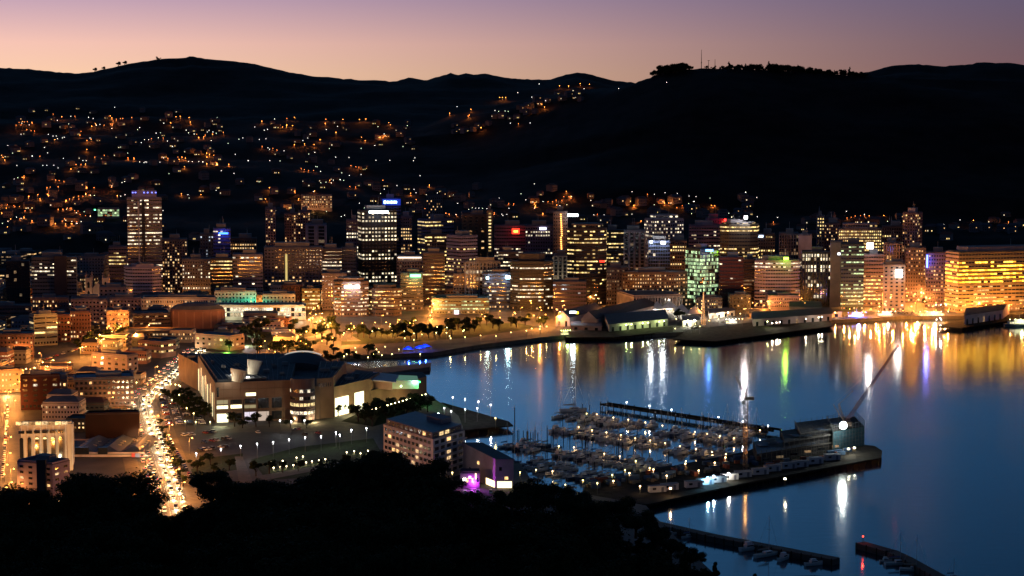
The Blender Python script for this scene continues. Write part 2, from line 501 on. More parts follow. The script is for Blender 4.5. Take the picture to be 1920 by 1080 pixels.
PUR = (.20, .16, .20); BRN = (.17, .12, .09); PALE = (.42, .38, .36); DRK = (.03, .03, .035); GRY = (.16, .16, .18); CRM = (.45, .38, .28); RED = (.10, .035, .03)
# each line: short, label, footprint, top row, options.  Far ones first.
def T(short, label, x0, x1, yt, D, depth=26, xm=None, ang=24, right=False, shape=None, **k):
    if shape == 'round': f = ft_round(x0, x1, D)
    elif shape == 'cham': f = ft_cham(x0, x1, D, depth)
    else: f = ft_box(x0, x1, D, depth, xm, ang, right)
    return bld(short, label, f, yt, D, **k)
TWR = dict(name='tower_block', cat='tower')
APT = dict(name='apartment_block', cat='apartment block', style='apt', fl=3.1)
# --- western (left) end of the centre
mj = T('majestic', 'tallest tower, warm lit bands on two shafts and a blue lit crown', 237, 303, 372, 1950, xm=241, ang=12, wall=(.24, .2, .2), pal='white', style='band', bay=2.6, rows=[.15, .5, .1, .75, .3, .55, .05, .6, .75, .7, .1, .05, .0, .0, .9, .95, .9, .4, .85, .0, 0, .3], crown=(.72, 8, (.16, .15, .22), .0), **TWR)
for px in (249, 254, 270, 277, 285, 292): signbox(mj, px, 361, 2.2, 1.6, 1947, (.1, .15, 1), 6, name='crown_light')
m = MB(); m.box((pxm(1949) * (271 - 960) - mj.location.x, 1949.2 - mj.location.y, 53), (3.2, 1.6, 100), wallm(DRK)); m.box((pxm(1949) * (262 - 960) - mj.location.x, 1949.4 - mj.location.y, 53), (1.6, 1.2, 100), wallm((.3, .28, .3))); m.build('lift_shaft', mj)
T('striped podium', 'rounded pale office with stepped white stripes in front of the tallest tower', 234, 301, 502, 1890, shape='cham', wall=(.62, .5, .54), fl=3.5, pal='warm', rows=[0, 0, 0, 0, .1, .25, 0], crown=(.6, 3, (.4, .33, .35), 0), style='band')
ds = T('dark slab office', 'wide office with a dark windowless centre shaft and white lit top floors', 60, 144, 484, 1850, wall=(.16, .16, .16), pal='white', rows=[.35, .8, .7, .1, 0, 0, 0, 0, .1], signs=())
m = MB(); s_ = pxm(1848); m.box((s_ * (114 - 960) - ds.location.x, 1848.5 - ds.location.y, 26), (s_ * 23, 4, 56), wallm((.035, .03, .04))); m.build('stair_tower', ds)
T('black block', 'black office with thin white edge columns left of the dark shaft office', 12, 56, 491, 1870, wall=DRK, style='glass', pal='dim', lit=.05)
T('band office left', 'low office with two yellow lit floors beside the tallest tower', 205, 238, 464, 2000, wall=(.2, .16, .2), pal='yellow', rows=[.3, .9, .9, 0, 0, 0, 0, 0])
T('warm flats', 'block of flats with scattered warm windows right of the tallest tower', 305, 352, 450, 1990, pal='warm', lit=.35, wall=(.2, .16, .15), **APT)
T('dotted tower', 'dark narrow tower with a few bright white dots left of the blue sign', 376, 402, 440, 2010, wall=GRY, style='punch', pal='cool', lit=.22, bay=3.5, **TWR)
T('blue crown tower', 'slim tower with a blue light strip at its top', 401, 433, 430, 2000, wall=(.13, .13, .26), style='band', pal='white', lit=.08, signs=[(419, 437.5, 17, 3.4, (.03, .12, 1), 7, 2600)], **TWR)
T('warm mid', 'office with orange lit upper windows right of the blue topped tower', 432, 482, 448, 2060, wall=BRN, pal='warm', style='grid', lit=.35)
T('pale band office', 'pale five storey office with one bright yellow floor left of the two band block', 342, 395, 487, 1905, wall=(.2, .18, .18), pal='white', style='punch', rows=[.1, .4, .4, 0, .9, 0, 0])
T('two band block', 'black office with two yellow top floors and a white ladder front', 395, 436, 486, 1885, wall=(.05, .04, .04), pal='yellow', rows=[1, 1, 0, 0, 0, .35, 0, 0, 0])
T('striped white', 'white striped office behind the green lit hall', 437, 493, 479, 1905, wall=(.36, .32, .34), rows=[.45, 0, 0, .1, 0, .1, 0, 0, 0], pal='white')
T('slim slab', 'very slim tall apartment tower standing alone before the dark hill', 499, 518, 391, 2160, wall=PUR, pal='warm', lit=.2, bay=4, **{**APT, 'name': 'apartment_tower', 'cat': 'tower'})
T('twin flats one', 'left one of two joined brown apartment towers with red lit windows', 535, 560, 401, 2165, wall=(.24, .15, .13), pal='warm', lit=.2, **{**APT, 'name': 'apartment_tower', 'cat': 'tower'})
T('twin flats two', 'right one of two joined brown apartment towers, pale cap on its roof', 560, 583, 397, 2170, wall=(.26, .16, .15), pal='warm', lit=.2, **{**APT, 'name': 'apartment_tower', 'cat': 'tower'})
T('white pillar tower', 'dark tower with three broad white vertical pillars behind the grid apartments', 575, 613, 422, 2100, wall=(.4, .4, .45), style='fins', pal='dim', lit=.02, bay=9, **TWR)
gf = T('grid flats', 'wide lattice fronted apartment block with scattered yellow rooms', 496, 605, 465, 1955, wall=(.17, .16, .19), pal='warm', lit=.17, name='apartment_block', cat='apartment block', style='grid', bay=4.2, fl=3.4)
m = MB(); m.box((pxm(1953) * (537 - 960) - gf.location.x, 1954.6 - gf.location.y, 26), (2, 1.4, 44), em('stair_glow', (1, .75, .25), .7)); m.build('glazed_stair', gf)
T('two stripe office', 'office with two pairs of bright stripes right of the lattice block', 605, 641, 468, 1965, wall=(.15, .13, .13), pal='white', rows=[0, 0, 1, 1, 0, 0, 1, 1, 0])
T('blank slab', 'plain grey slab office next to the pairs of bright stripes', 641, 668, 466, 1975, wall=(.19, .18, .19), pal='white', lit=.15, bay=4)
T('tower left of black', 'narrow office with lit room grid half hidden left of the black tower', 650, 674, 414, 2060, wall=PUR, pal='white', style='grid', lit=.45, **TWR)
T('black tower', 'big black square tower with rows of bright cells and a white lit strip on top', 668, 744, 396, 1975, xm=679, ang=14, wall=(.018, .018, .02), pal='white', style='grid', bay=4.0, fl=3.9, rows=[.7, .95, 0, .98, .7, .95, .0, .1, .7, .9, 0, 0, .8, .7, 0, 0, 0], signs=[(710, 397.5, 36, 4.5, (.8, .95, 1), 7, 9000)], **TWR)
bt = T('blue sign tower', 'tall dark blue tower with a glowing blue sign, behind the black tower', 714, 752, 374, 2120, wall=(.06, .07, .22), style='glass', pal='dim', lit=.03, **TWR)
signbox(bt, 734, 379, 34, 12, 2119, (.0, .03, .5), .8, name='sign_board')
for i, (a, w, h) in enumerate([(721.5, 3.4, 5.6), (726, 2, 4.6), (729, 2.4, 4), (732, 2, 4), (734.6, 1.8, 5), (737.5, 2.2, 4), (740.3, 1.6, 5), (743, 2.2, 4)]): signbox(bt, a, 379, w, h, 2116.5, (.35, .6, 1), 9, name='sign_letter')
light('sign_glow', (W(733, 381, 2108).x - bt.location.x, -bt.location.y + 2108, 100), 5000, (.05, .15, 1), 2, bt)
T('orange slot tower', 'tower with a tall strip of orange windows just right of the blue sign', 752, 773, 407, 2110, wall=PUR, pal='warm', style='grid', rows=[0, .6, .6, .6, .7, .6, .6, .2], bay=3, **TWR)
T('curved band tower', 'broad office with a lit crown row and bending white stripes', 782, 850, 413, 2085, xm=800, ang=30, wall=(.16, .15, .24), pal='yellow', rows=[1, 0, 0, 0, 1, 0, 1, .2, 1, .8, 1, .5, 1])
T('yellow stripe lower', 'office with thick yellow stripes below the bending white stripes', 797, 842, 441, 2030, wall=(.12, .1, .09), pal='yellow', rows=[1, .1, 1, 1, .3, .9, 1, .9])
T('lilac tower', 'pale lilac tower, its right half striped with lit floors', 836, 895, 444, 1985, xm=865, ang=40, wall=(.42, .34, .4), pal='yellow', style='band', rows=[0, 0, .6, 0, .75, .2, .7, 0, .8, .3, 0, 0], **TWR)
T('brown lift tower', 'brown tower with two dotted yellow columns of windows', 866, 922, 404, 2095, wall=(.2, .13, .08), style='punch', pal='warm', rows=[0, 0, .5, .3, .3, .3, .3, .3, .2], bay=6, **TWR)
lt = T('lit edge slab', 'thin pale slab edge lit from below right of the brown tower', 913, 924, 396, 2075, wall=(.4, .28, .16), style='punch', pal='yellow', lit=.75, bay=9, **TWR)
T('red sign office', 'purple office carrying a red glowing sign on its roof edge', 927, 985, 424, 2060, wall=(.2, .13, .17), pal='white', rows=[0, 0, 0, .8, 1, .2, .8, .9, .6], signs=[(967, 433.5, 14, 10, (1, .03, .012), 4.0, 2500), (967, 434, 8, 4, (1, .4, .05), 5)])
T('white dash office', 'purple lattice office with a short white sign near the roof', 985, 1036, 424, 2055, wall=(.2, .14, .2), pal='white', style='grid', lit=.14, signs=[(1018, 428.5, 12, 4, (.8, .85, 1), 6)])
ob = T('orange column slab', 'tall narrow slab with a column of orange lights down its side', 1037, 1064, 398, 2035, wall=(.3, .19, .14), style='punch', pal='dim', lit=.02, signs=[(1074, 403.5, 20, 5, (.75, .95, 1), 6, 8000)], **TWR)
for k in range(19): signbox(ob, 1051.5 + k * .18 % 2, 402 + k * 3.6, 2.6, 1.7, 2033, (1, .42, .1), 5, name='column_light')
T('flood lit podium', 'white pillared podium brightly lit from below under the orange column slab', 1038, 1063, 480, 1935, wall=(.5, .44, .36), style='fins', pal='dim', lit=.05, bay=5)
light('podium_light', (pxm(1922) * (1050 - 960), 1922, 6), 26000, (1, .8, .5), 1)
T('gold round tower', 'round fronted dark tower ringed with golden floors', 1064, 1137, 430, 1905, shape='cham', depth=34, wall=(.05, .035, .03), pal='yellow', rows=[.4, .95, .95, 0, .9, .5, .1, .95, .8, .9, 0, .6, .3, .3, .2, .2, .2], fl=3.7, crown=(.8, 5, (.08, .06, .06), .6), signs=[(1129, 490, 10, 3.4, (1, .04, .02), 3)], **TWR)
T('black stripe tower', 'black slab with thin yellow floors right of the gold ringed tower', 1131, 1169, 433, 1965, wall=(.03, .025, .025), pal='yellow', rows=[.9, .2, .9, .3, .9, .4, 0, .8, .9, .6, .8, .3], **TWR)
T('white frame tower', 'pale tower with dark glass framed by white columns', 1169, 1209, 434, 1995, wall=(.4, .36, .36), style='fins', pal='dim', lit=.06, bay=5.2, **TWR)
T('stepped tower', 'broad pale tower with a lit glass penthouse', 1210, 1283, 412, 2050, xm=1222, ang=18, wall=(.34, .3, .32), style='grid', pal='white', rows=[.4, .7, .2, .1, .15, .1, .1, .3], crown=(.7, 5, (.3, .28, .32), .5), **TWR)
T('twin light tower', 'small blue glass tower with two bright white lights on its roof corners', 1215, 1256, 453, 1965, wall=(.10, .12, .2), style='glass', pal='white', rows=[.0, .1, 0, .2, .5, .2, .5, .3], signs=[(1221, 453.5, 5, 4, (.9, .95, 1), 9, 9000), (1243.5, 455, 9, 5, (.9, .95, 1), 9, 9000)], **TWR)
T('dotted column office', 'brown office with dotted yellow window columns right of the blue glass tower', 1256, 1287, 452, 1985, wall=(.14, .1, .09), style='grid', pal='yellow', lit=.3)
T('purple band tower', 'purple banded tower standing behind the green glass office', 1291, 1351, 424, 2055, wall=(.26, .18, .24), pal='white', lit=.12, crown=(.5, 5, (.2, .18, .22), 0), **TWR)
T('green glass office', 'green white glowing glass office with a blue sign on the roof', 1288, 1349, 469, 1880, xm=1312, ang=35, wall=(.08, .12, .1), style='glass', pal='green', bay=2.6, rows=[.6, .85, .75, .9, .8, .7, .7, .9, .5, .9, .2], signs=[(1330, 469.5, 14, 3.6, (.10, .28, 1), 10, 5000)])
T('orange dot tower', 'far tower with rows of orange dots and a red light left of the beacon tower', 1322, 1356, 411, 2160, wall=PUR, style='punch', pal='warm', lit=.5, bay=3, signs=[(1362, 413, 8, 5, (1, .012, .008), 22, 6000)], **TWR)
T('beacon tower', 'yellow green banded tower with a brilliant white beacon on top', 1350, 1421, 422, 1975, shape='cham', wall=(.12, .1, .06), pal='yellow', rows=[1, 0, 0, .6, .95, .4, .9, .2, .95, .6, .9], crown=(.8, 3, (.1, .1, .1), .6), signs=[(1398.5, 407.5, 6, 6, (1, .92, .95), 14, 26000)], **TWR)
T('maroon office', 'dark red brick office with thin pale lines below the beacon tower', 1349, 1394, 484, 1890, wall=RED, style='band', pal='white', rows=[.02, 0, 0, .05, 0, 0, .3, 0])
T('brown step office', 'brown office lit orange at street level between the maroon and the pale striped ones', 1394, 1419, 488, 1905, wall=(.17, .1, .07), style='band', pal='dim', lit=.2)
T('pale striped office', 'wide pale striped office with one row of lit windows and a green roof light', 1416, 1501, 490, 1880, shape='cham', wall=(.38, .3, .33), pal='white', rows=[.9, .3, 0, 0, 0, 0, .3, 0, .1], fl=3.4, signs=[(1474, 484.5, 9, 4.5, (.45, 1, .05), 8, 9000)])
T('side office yellow', 'office with speckled yellow windows right of the beacon tower', 1421, 1452, 440, 2010, wall=BRN, style='grid', pal='yellow', lit=.4, signs=[(1427, 443, 8, 4, (.6, .75, 1), 4)])
T('brown warm office', 'broad brown building with rows of warm lit square windows above the long stone hall', 1168, 1290, 512, 1885, shape='cham', depth=30, wall=(.26, .17, .10), style='punch', pal='warm', rows=[.7, .5, .4, .4], bay=3, fl=3.4)
T('corner brown office', 'dim brown corner building left of the broad one with warm square windows', 1137, 1176, 503, 1905, wall=(.17, .14, .13), style='punch', pal='dim', lit=.3)
T('pillared hall', 'low long stone hall with many slim pilasters near the wharf sheds', 1163, 1281, 556, 1825, xm=1188, ang=-0+14, wall=(.4, .34, .3), style='fins', pal='dim', lit=.15, bay=3, fl=10, plant=False, name='stone_hall', cat='hall')
T('dark ring tower', 'dark round office tower with rings of white windows at the waterfront road', 957, 1037, 492, 1850, shape='cham', depth=34, wall=(.05, .04, .045), pal='white', rows=[0, .85, 0, 0, .9, 0, .6, .8, .2, .85, .5, .1], fl=3.5, crown=(.62, 8, (.04, .04, .05), 0), **TWR)
T('left of dark ring', 'office with white and yellow floors half hidden left of the ring windowed tower', 934, 972, 474, 1915, wall=(.1, .09, .1), pal='white', rows=[.7, .2, .9, .9, .3, .8, .2, .8, .9, .5])
T('dark blue low', 'plain dark blue low building right of the ring windowed tower', 1037, 1099, 530, 1838, wall=(.09, .07, .11), style='band', pal='cool', lit=.02)
T('white cap office', 'office with a glowing white roof line and pale grid front', 744, 792, 482, 1960, wall=(.24, .21, .22), style='grid', pal='dim', lit=.06, signs=[(768, 483, 44, 2.2, (1, .8, .62), 3)])
T('green sign slab', 'narrow striped slab with a glowing green sign on its roof corner', 751, 793, 514, 1850, wall=(.19, .15, .13), rows=[.1, 0, .1, 0, .2, .9, 0, .5, .2, 0], pal='warm', fl=3.4, signs=[(779, 517, 20, 5, (.2, 1, .4), 4, 9000)])
T('grey speck office', 'grey office with a few lit rooms between green sign slab and lilac tower', 793, 834, 476, 1925, wall=(.17, .14, .14), pal='yellow', lit=.2, style='band')
T('fin fronted office', 'black glass office behind bright white vertical fins', 870, 938, 492, 1890, xm=873, ang=8, wall=(.26, .26, .27), style='fins', pal='white', rows=[0, .95, .1, .6, 0, 0, 0, 0, 0], bay=4.2)
T('beige slab', 'plain beige slab left of the white finned office', 850, 871, 515, 1895, wall=(.34, .27, .2), style='punch', pal='dim', lit=.1)
T('teal corner office', 'dark blue curved office with two teal white roof lights', 904, 963, 514, 1866, shape='cham', wall=(.08, .09, .13), pal='white', rows=[0, 0, .3, .3, .4, .4, .4, .3], signs=[(914, 521, 5, 5, (.6, .95, 1), 7, 5000), (952, 520, 9, 6, (.6, .95, 1), 8, 9000)])
T('bright striped low', 'long low office with bright greenish white stripes at the waterfront road', 813, 917, 561, 1822, wall=(.2, .22, .17), pal='green', style='band', rows=[.35, .95, .95, 1], fl=3.4, signs=[(856, 586, 8, 8, (1, .8, .95), 4)])
T('yellow glow block', 'small block glowing yellow over a bright orange street', 566, 600, 543, 1860, wall=(.4, .33, .14), pal='yellow', style='band', rows=[.6, .8, .9, .9, .9])
T('rounded band office', 'round cornered office with two white lights on its roof and warm floors', 626, 690, 530, 1795, shape='cham', depth=30, wall=(.16, .11, .09), pal='white', rows=[0, .4, .5, .6, .4, .7, .6, .5], fl=3.3, crown=(.75, 4, (.14, .12, .12), 0), signs=[(648, 537.5, 5, 5, (1, .95, .9), 8), (656, 537.5, 9, 5, (1, .95, .9), 9, 9000), (669, 537.5, 11, 5, (1, .95, .9), 9, 9000)])
T('octagon office', 'octagonal brown office with warm floors right of the two white roof lights', 690, 752, 543, 1800, shape='cham', depth=34, wall=(.13, .09, .07), pal='yellow', rows=[.6, .8, .3, .8, .4, .9, .4, .4], fl=3.3, crown=(.7, 4, (.06, .05, .05), 0))
T('lilac grey office', 'grey lilac office with one or two lit windows behind the rounded one', 604, 650, 514, 1860, wall=(.26, .22, .25), style='punch', pal='white', lit=.08)
T('brown row office', 'brown slim fronted office left of the yellow glowing block', 528, 567, 536, 1875, wall=(.16, .08, .06), style='fins', pal='dim', lit=.1)
# --- northern (right) end
T('lit cap tower', 'narrow tower with bright square windows at its cap', 1530, 1544, 406, 2110, wall=GRY, style='punch', pal='yellow', rows=[1, .6, 0, 0, .1, 0], **TWR)
T('speckled hotel', 'brown block with scattered warm windows right of the lit cap tower', 1544, 1573, 419, 2105, wall=(.12, .1, .12), style='punch', pal='warm', lit=.4)
T('five stripe office', 'wide office with five solid yellow stripes of windows', 1571, 1651, 430, 2035, wall=(.3, .24, .2), style='grid', pal='yellow', rows=[1, 1, 1, 1, 1, .1, .1, .1, .1], bay=2.6, fl=3.3, crown=(.8, 6, (.2, .17, .2), .1))
T('narrow grid office', 'dark office with ladders of yellow windows left of the balconied tower', 1652, 1696, 425, 2025, wall=(.10, .08, .08), style='grid', pal='yellow', lit=.4, bay=3)
T('balcony tower', 'tall reddish apartment tower with lines of small balconies', 1693, 1733, 400, 1990, xm=1718, ang=30, right=True, wall=(.2, .13, .14), pal='warm', lit=.25, crown=(.5, 5, (.3, .25, .28), 0), **{**APT, 'name': 'apartment_tower', 'cat': 'tower'})
T('white fin block', 'pale office with close vertical fins left of the gabled white block', 1460, 1496, 439, 2060, wall=(.28, .24, .22), style='fins', pal='dim', lit=.1, bay=3)
T('gabled white block', 'plain pale block with an arched gable top among the northern offices', 1496, 1521, 442, 2045, wall=(.45, .42, .45), style='punch', pal='dim', lit=.0, wins=False)
T('black glass fins', 'black glass office with a lit top floor and grey side shaft', 1503, 1558, 474, 1892, wall=(.06, .06, .05), style='fins', pal='white', rows=[.95, 0, .9, 0, .3, .5, 0, .5, 0], bay=3.6)
T('grey shaft', 'plain grey concrete shaft between black glass and green lit offices', 1556, 1579, 455, 1886, wall=(.3, .3, .32), wins=False, style='punch', plant=False)
T('green lit tower', 'glass tower with many bright green white floors near the quay', 1576, 1619, 459, 1852, wall=(.07, .09, .08), style='band', pal='green', rows=[.5, .8, 0, .7, .1, .3, .9, .1, .7, .9, .95, .8, .9, .9], fl=3.6, signs=[(1573, 476, 5, 4, (.9, .95, 1), 4)], **TWR)
T('floodlight office', 'office with yellow floors and a blinding white floodlight on its roof', 1618, 1656, 478, 1900, wall=(.2, .14, .12), pal='yellow', rows=[0, 0, 0, .1, .7, .9, .8, .8, .9, .9], signs=[(1631.5, 461, 12, 11, (1, .93, .9), 12, 12000)])
T('bone fins block', 'fawn office with tall vertical ribs behind the arched roof building', 1656, 1690, 457, 1965, wall=(.26, .2, .19), style='fins', pal='yellow', rows=[0, .2, .7, 0, 0], bay=3.4)
T('clock house', 'beige building with a round dazzling white lamp on its front by the orange square', 1656, 1697, 497, 1842, wall=(.34, .29, .23), style='punch', pal='white', rows=[0, 0, 0, .2], bay=6, signs=[(1685.5, 513, 13, 15, (1, .95, .85), 10, 3500)], crown=(.8, 3, (.3, .25, .2), 0))
T('blue neon block', 'dark glass block with a vertical blue neon tube on its left edge', 1735, 1778, 475, 1880, wall=(.14, .10, .11), style='grid', pal='warm', rows=[.1, .4, .3, .25, .2, .15], bay=3, signs=[(1738.5, 490, 2.6, 24, (.08, .15, 1), 9, 12000)])
T('small dark north', 'low dark office right behind the arched roof building', 1697, 1735, 466, 1935, wall=(.14, .1, .1), style='punch', pal='warm', lit=.25)
gd = T('golden office', 'huge office whose upper floors glow solid gold at the right edge', 1783, 1990, 474, 1832, xm=1797, ang=16, wall=(.42, .28, .13), style='band', pal='gold', bay=4.2, fl=3.6, rows=[.0, .5, .95, 1, 1, 1], low=('warm', .45), crown=(.8, 5, (.25, .2, .2), .0))
for k in range(9):
    x = pxm(1826) * (1800 + k * 17 - 960); light('facade_flood', (x, 1819, 9), 11000, (1, .5, .07), .5, None, 120, (x, 1832, 24))
# ------------------------------------------------------------ civic and Te Aro blocks on the near left, given by their ground corners or columns
def poly(short, label, base, h, z0=3.0, **k):
    """base: picture points of the ground corners, anticlockwise seen from above, first the near corner"""
    pts = [G(*p) for p in base]
    return bld(short, label, [(p.x, p.y) for p in pts], D=min(p.y for p in pts), z1=3 + h, **k)
def area(foot):
    return sum(a[0] * b[1] - b[0] * a[1] for a, b in zip(foot, foot[1:] + foot[:1])) / 2
HALL = dict(cat='hall', name='civic_hall')
th = T('town hall', 'long white hall with two rows of small square windows behind the round brown auditorium', 265, 406, 560, 1800, wall=(.5, .44, .38), style='punch', pal='warm', rows=[.25, .3], bay=2.6, fl=4.2, **HALL)
T('green hall', 'pale municipal building with its right end washed by teal light', 402, 480, 547, 1812, wall=(.5, .48, .42), style='punch', pal='warm', rows=[.1, .3, .1], bay=4, **HALL)
light('teal_wash_light', (pxm(1800) * (474 - 960), 1800, 9), 16000, (.1, 1, .6), 1)
T('teal roof hall', 'second pale municipal building with arched doorways right of the teal light', 492, 553, 553, 1806, wall=(.42, .42, .35), style='punch', pal='green', rows=[0, .3, .6], bay=4, **HALL)
T('glass library', 'blindingly bright glass fronted library with a curved blue roof edge', 404, 572, 574, 1765, wall=(.5, .48, .4), style='glass', pal='white', rows=[.95, .9], bay=4, fl=5, roofc=(.05, .1, .14), name='library', cat='library', plant=False)
for px in (425, 470, 520, 560): light('forecourt_light', (pxm(1745) * (px - 960), 1745, 7), 16000, (1, .93, .62), 1)
T('annex row', 'low annex with lit ground floor right of the bright library', 455, 520, 590, 1735, wall=(.3, .25, .22), style='band', pal='white', rows=[.3, .8], plant=False)
# round brown auditorium
af = ft_round(312, 415, 1690, 20, .7)
ar = bld('auditorium', 'round brown auditorium with vertical wall ribs and a low dark dome', af, 584, 1690, wall=(.17, .09, .08), wins=False, plant=False, **HALL)
lf = [(p[0] - ar.location.x, p[1] - ar.location.y) for p in af]; hh = W(960, 584, 1690).z - 3
m = MB(); pr = None
rings = [[(p[0] * k, p[1] * k, hh + 1.2 + z) for p in lf] for k, z in ((.99, 0), (.8, 3), (.5, 4.8), (.2, 5.4))]
for a, b in zip(rings, rings[1:]):
    for i in range(20): m.face([a[i], a[(i + 1) % 20], b[(i + 1) % 20], b[i]], ROOFM)
m.face(rings[-1], ROOFM); m.build('dome', ar)
m = MB()
for i in range(20): m.box((lf[i][0], lf[i][1], hh / 2), (1, 1, hh - 1), wallm((.24, .14, .12)))
m.build('wall_ribs', ar)
T('auditorium wing', 'low dark roofed wing on the left of the round auditorium', 232, 315, 590, 1690, xm=250, ang=15, wall=(.1, .07, .07), pal='warm', rows=[.2, .4], plant=False, **HALL)
T('gallery arcade', 'long low arcade building glowing orange below the round auditorium', 232, 366, 622, 1620, wall=(.2, .13, .08), style='grid', pal='warm', rows=[.3, .8], plant=False, roofc=(.04, .05, .08), name='arcade_building', cat='building')
T('picture wall block', 'brown block with a pale picture panel on its wall beside the busy road', 250, 322, 643, 1480, xm=300, ang=35, right=True, wall=(.2, .1, .08), style='band', pal='yellow', rows=[.3, .7], plant=False, signs=[(274, 664, 19, 18, (.45, .3, .25), .12)], roofc=(.05, .05, .07))
T('blank lilac block', 'plain lilac wall block with a single lit window near the busy road', 160, 251, 668, 1375, xm=236, ang=28, right=True, wall=(.32, .25, .24), style='punch', pal='warm', rows=[.0, .1, 0], bay=7, signs=[(191, 681, 5, 5, (1, .85, .5), 2)])
# the curved roof theatre
tr = T('theatre', 'theatre with a curved blue roof and a row of square lit windows', 357, 452, 632, 1530, xm=430, ang=30, right=True, wall=(.33, .24, .2), style='punch', pal='yellow', rows=[.1, .7, .5], bay=6, plant=False, cat='theatre', name='theatre', roofc=(.05, .09, .14))
light('green_wash_light', (pxm(1520) * (425 - 960), 1518, 4), 7000, (.3, 1, .1), 1)
light('portal_light', (pxm(1560) * (460 - 960), 1560, 6), 30000, (1, .85, .8), 1)
# left edge blocks
T('stripe lit car park', 'parking building with sloping green lit floors and a pale corner tower', 47, 101, 592, 1560, xm=62, ang=30, wall=(.3, .3, .22), style='band', pal='yellow', rows=[.8, .8, .8, .8, .7, .7], bay=10, name='parking_building', cat='parking building')
T('brown left block', 'large brown block with scattered lit windows at the left picture edge', -30, 60, 628, 1480, wall=(.13, .07, .06), style='punch', pal='warm', lit=.25, bay=3.4)
T('red front shops', 'row of shops with red and green lit windows beside the parking building', 101, 130, 592, 1590, wall=(.25, .1, .06), style='grid', pal='yellow', lit=.6)
T('tall brick', 'brown brick flats behind the purple lit street corner', 130, 168, 586, 1610, wall=(.2, .11, .08), style='punch', pal='warm', lit=.25)
T('pale blocks', 'pale low flats with a few orange lit windows above the shopping street', 132, 200, 562, 1720, wall=(.32, .24, .24), style='punch', pal='warm', lit=.15, bay=4)
T('orange facade', 'old shop building with its front glowing orange from the street', 199, 240, 584, 1640, wall=(.5, .33, .2), style='punch', pal='warm', lit=.3, bay=3)
T('pale twin', 'pale pair of blocks left of the long white hall', 205, 264, 560, 1740, wall=(.38, .28, .25), style='punch', pal='warm', lit=.12, bay=4)
T('beige old block', 'beige windowed block behind the church towers', 186, 236, 540, 1830, wall=(.4, .3, .25), style='punch', pal='dim', lit=.1, bay=5)
T('lit corner shopping', 'low building left of the church with orange glow at its foot', 60, 128, 560, 1760, wall=(.22, .15, .14), style='punch', pal='warm', lit=.3)
T('far left low', 'low dark roofed building below the black office', -30, 58, 575, 1700, wall=(.12, .1, .1), style='band', pal='dim', lit=.3, roofc=(.05, .05, .07))
T('orange arcade', 'three storey arcaded building lit bright orange at the left picture edge', -40, 33, 697, 1290, xm=-30, ang=20, wall=(.5, .3, .14), style='punch', pal='warm', lit=.5, bay=3)
light('shop_light', (pxm(1280) * (10 - 960), 1278, 7), 40000, (1, .5, .15), 1)
T('hip roof house', 'building with a dark hipped roof by the orange corner', 70, 132, 690, 1400, wall=(.2, .13, .1), style='band', pal='warm', lit=.5, plant=False, roofc=(.04, .03, .03))
T('wine red block', 'big windowless wine red block with a bluish plant roof', 32, 106, 706, 1215, xm=34, ang=8, wall=(.035, .011, .013), style='punch', pal='white', rows=[.1, .1, 0, 0, 0, 0], bay=6, name='warehouse', cat='warehouse')
T('lit side flats', 'narrow block with stacked lit balconies between wine red block and blue roofed flats', 104, 122, 714, 1230, wall=(.25, .18, .12), pal='warm', lit=.6, slabs=True, **APT)
T('blue roof flats', 'modern glass fronted apartment block with blue roofs beside the bend of the busy road', 118, 243, 712, 1225, xm=136, ang=14, wall=(.14, .1, .09), pal='warm', lit=.32, slabs=True, roofc=(.1, .16, .24), **{**APT, 'style': 'grid', 'bay': 3.6, 'fl': 3.3})
T('dark brick shed', 'very dark brick shed with a sloping roof beside the light filled road', 150, 254, 778, 1105, xm=155, ang=10, wall=(.022, .010, .008), style='punch', wins=False, plant=False, roofc=(.03, .035, .05), name='brick_shed', cat='shed')
# white arcade building
wa = T('white arcade', 'white building with tall arched window bays and a pale blue roof at lower left', 30, 126, 797, 1000, xm=34, ang=10, wall=(.55, .5, .42), style='fins', pal='dim', lit=.0, wins=False, plant=False, roofc=(.12, .2, .3), name='hotel', cat='hotel')
wa.location
q = pxm(1000)
for i in range(6):
    px = 41 + i * 14.2; p = W(px, 830, 1000); m = MB(); lx = p.x - wa.location.x; ly = 999.2 - wa.location.y + (i * .55)
    w = q * 7; n = 8
    arch = [(lx - w / 2, ly, 3), (lx + w / 2, ly, 3)] + [(lx + w / 2 * math.cos(math.pi * k / n), ly, 17.5 + w / 2 * math.sin(math.pi * k / n)) for k in range(n + 1)]
    m.face(arch, GLASS); 
    if i in (2, 3, 4): m.face([(x, y - .06, z) for x, y, z in arch[2:]], PAL['yellow'][0])
    m.build('window', wa)
    m = MB(); m.box((lx, ly + .25, 21.3), (q * 11, .5, 1.5), GLASS); m.build('window', wa)
m = MB()
for k in range(8): m.face([(-15 + 3.4 * k, 999 - wa.location.y + .3 * k, 25.2), (-12 + 3.4 * k, 999.2 - wa.location.y + .3 * k, 25.2), (-12 + 3.4 * k, 999.2 - wa.location.y + .3 * k, 27), (-15 + 3.4 * k, 999 - wa.location.y + .3 * k, 27)], PAL['warm'][k % 3])
m.build('window_band', wa)
light('hotel_uplight', (pxm(985) * (75 - 960), 985, 8), 8000, (1, .8, .45), .5)
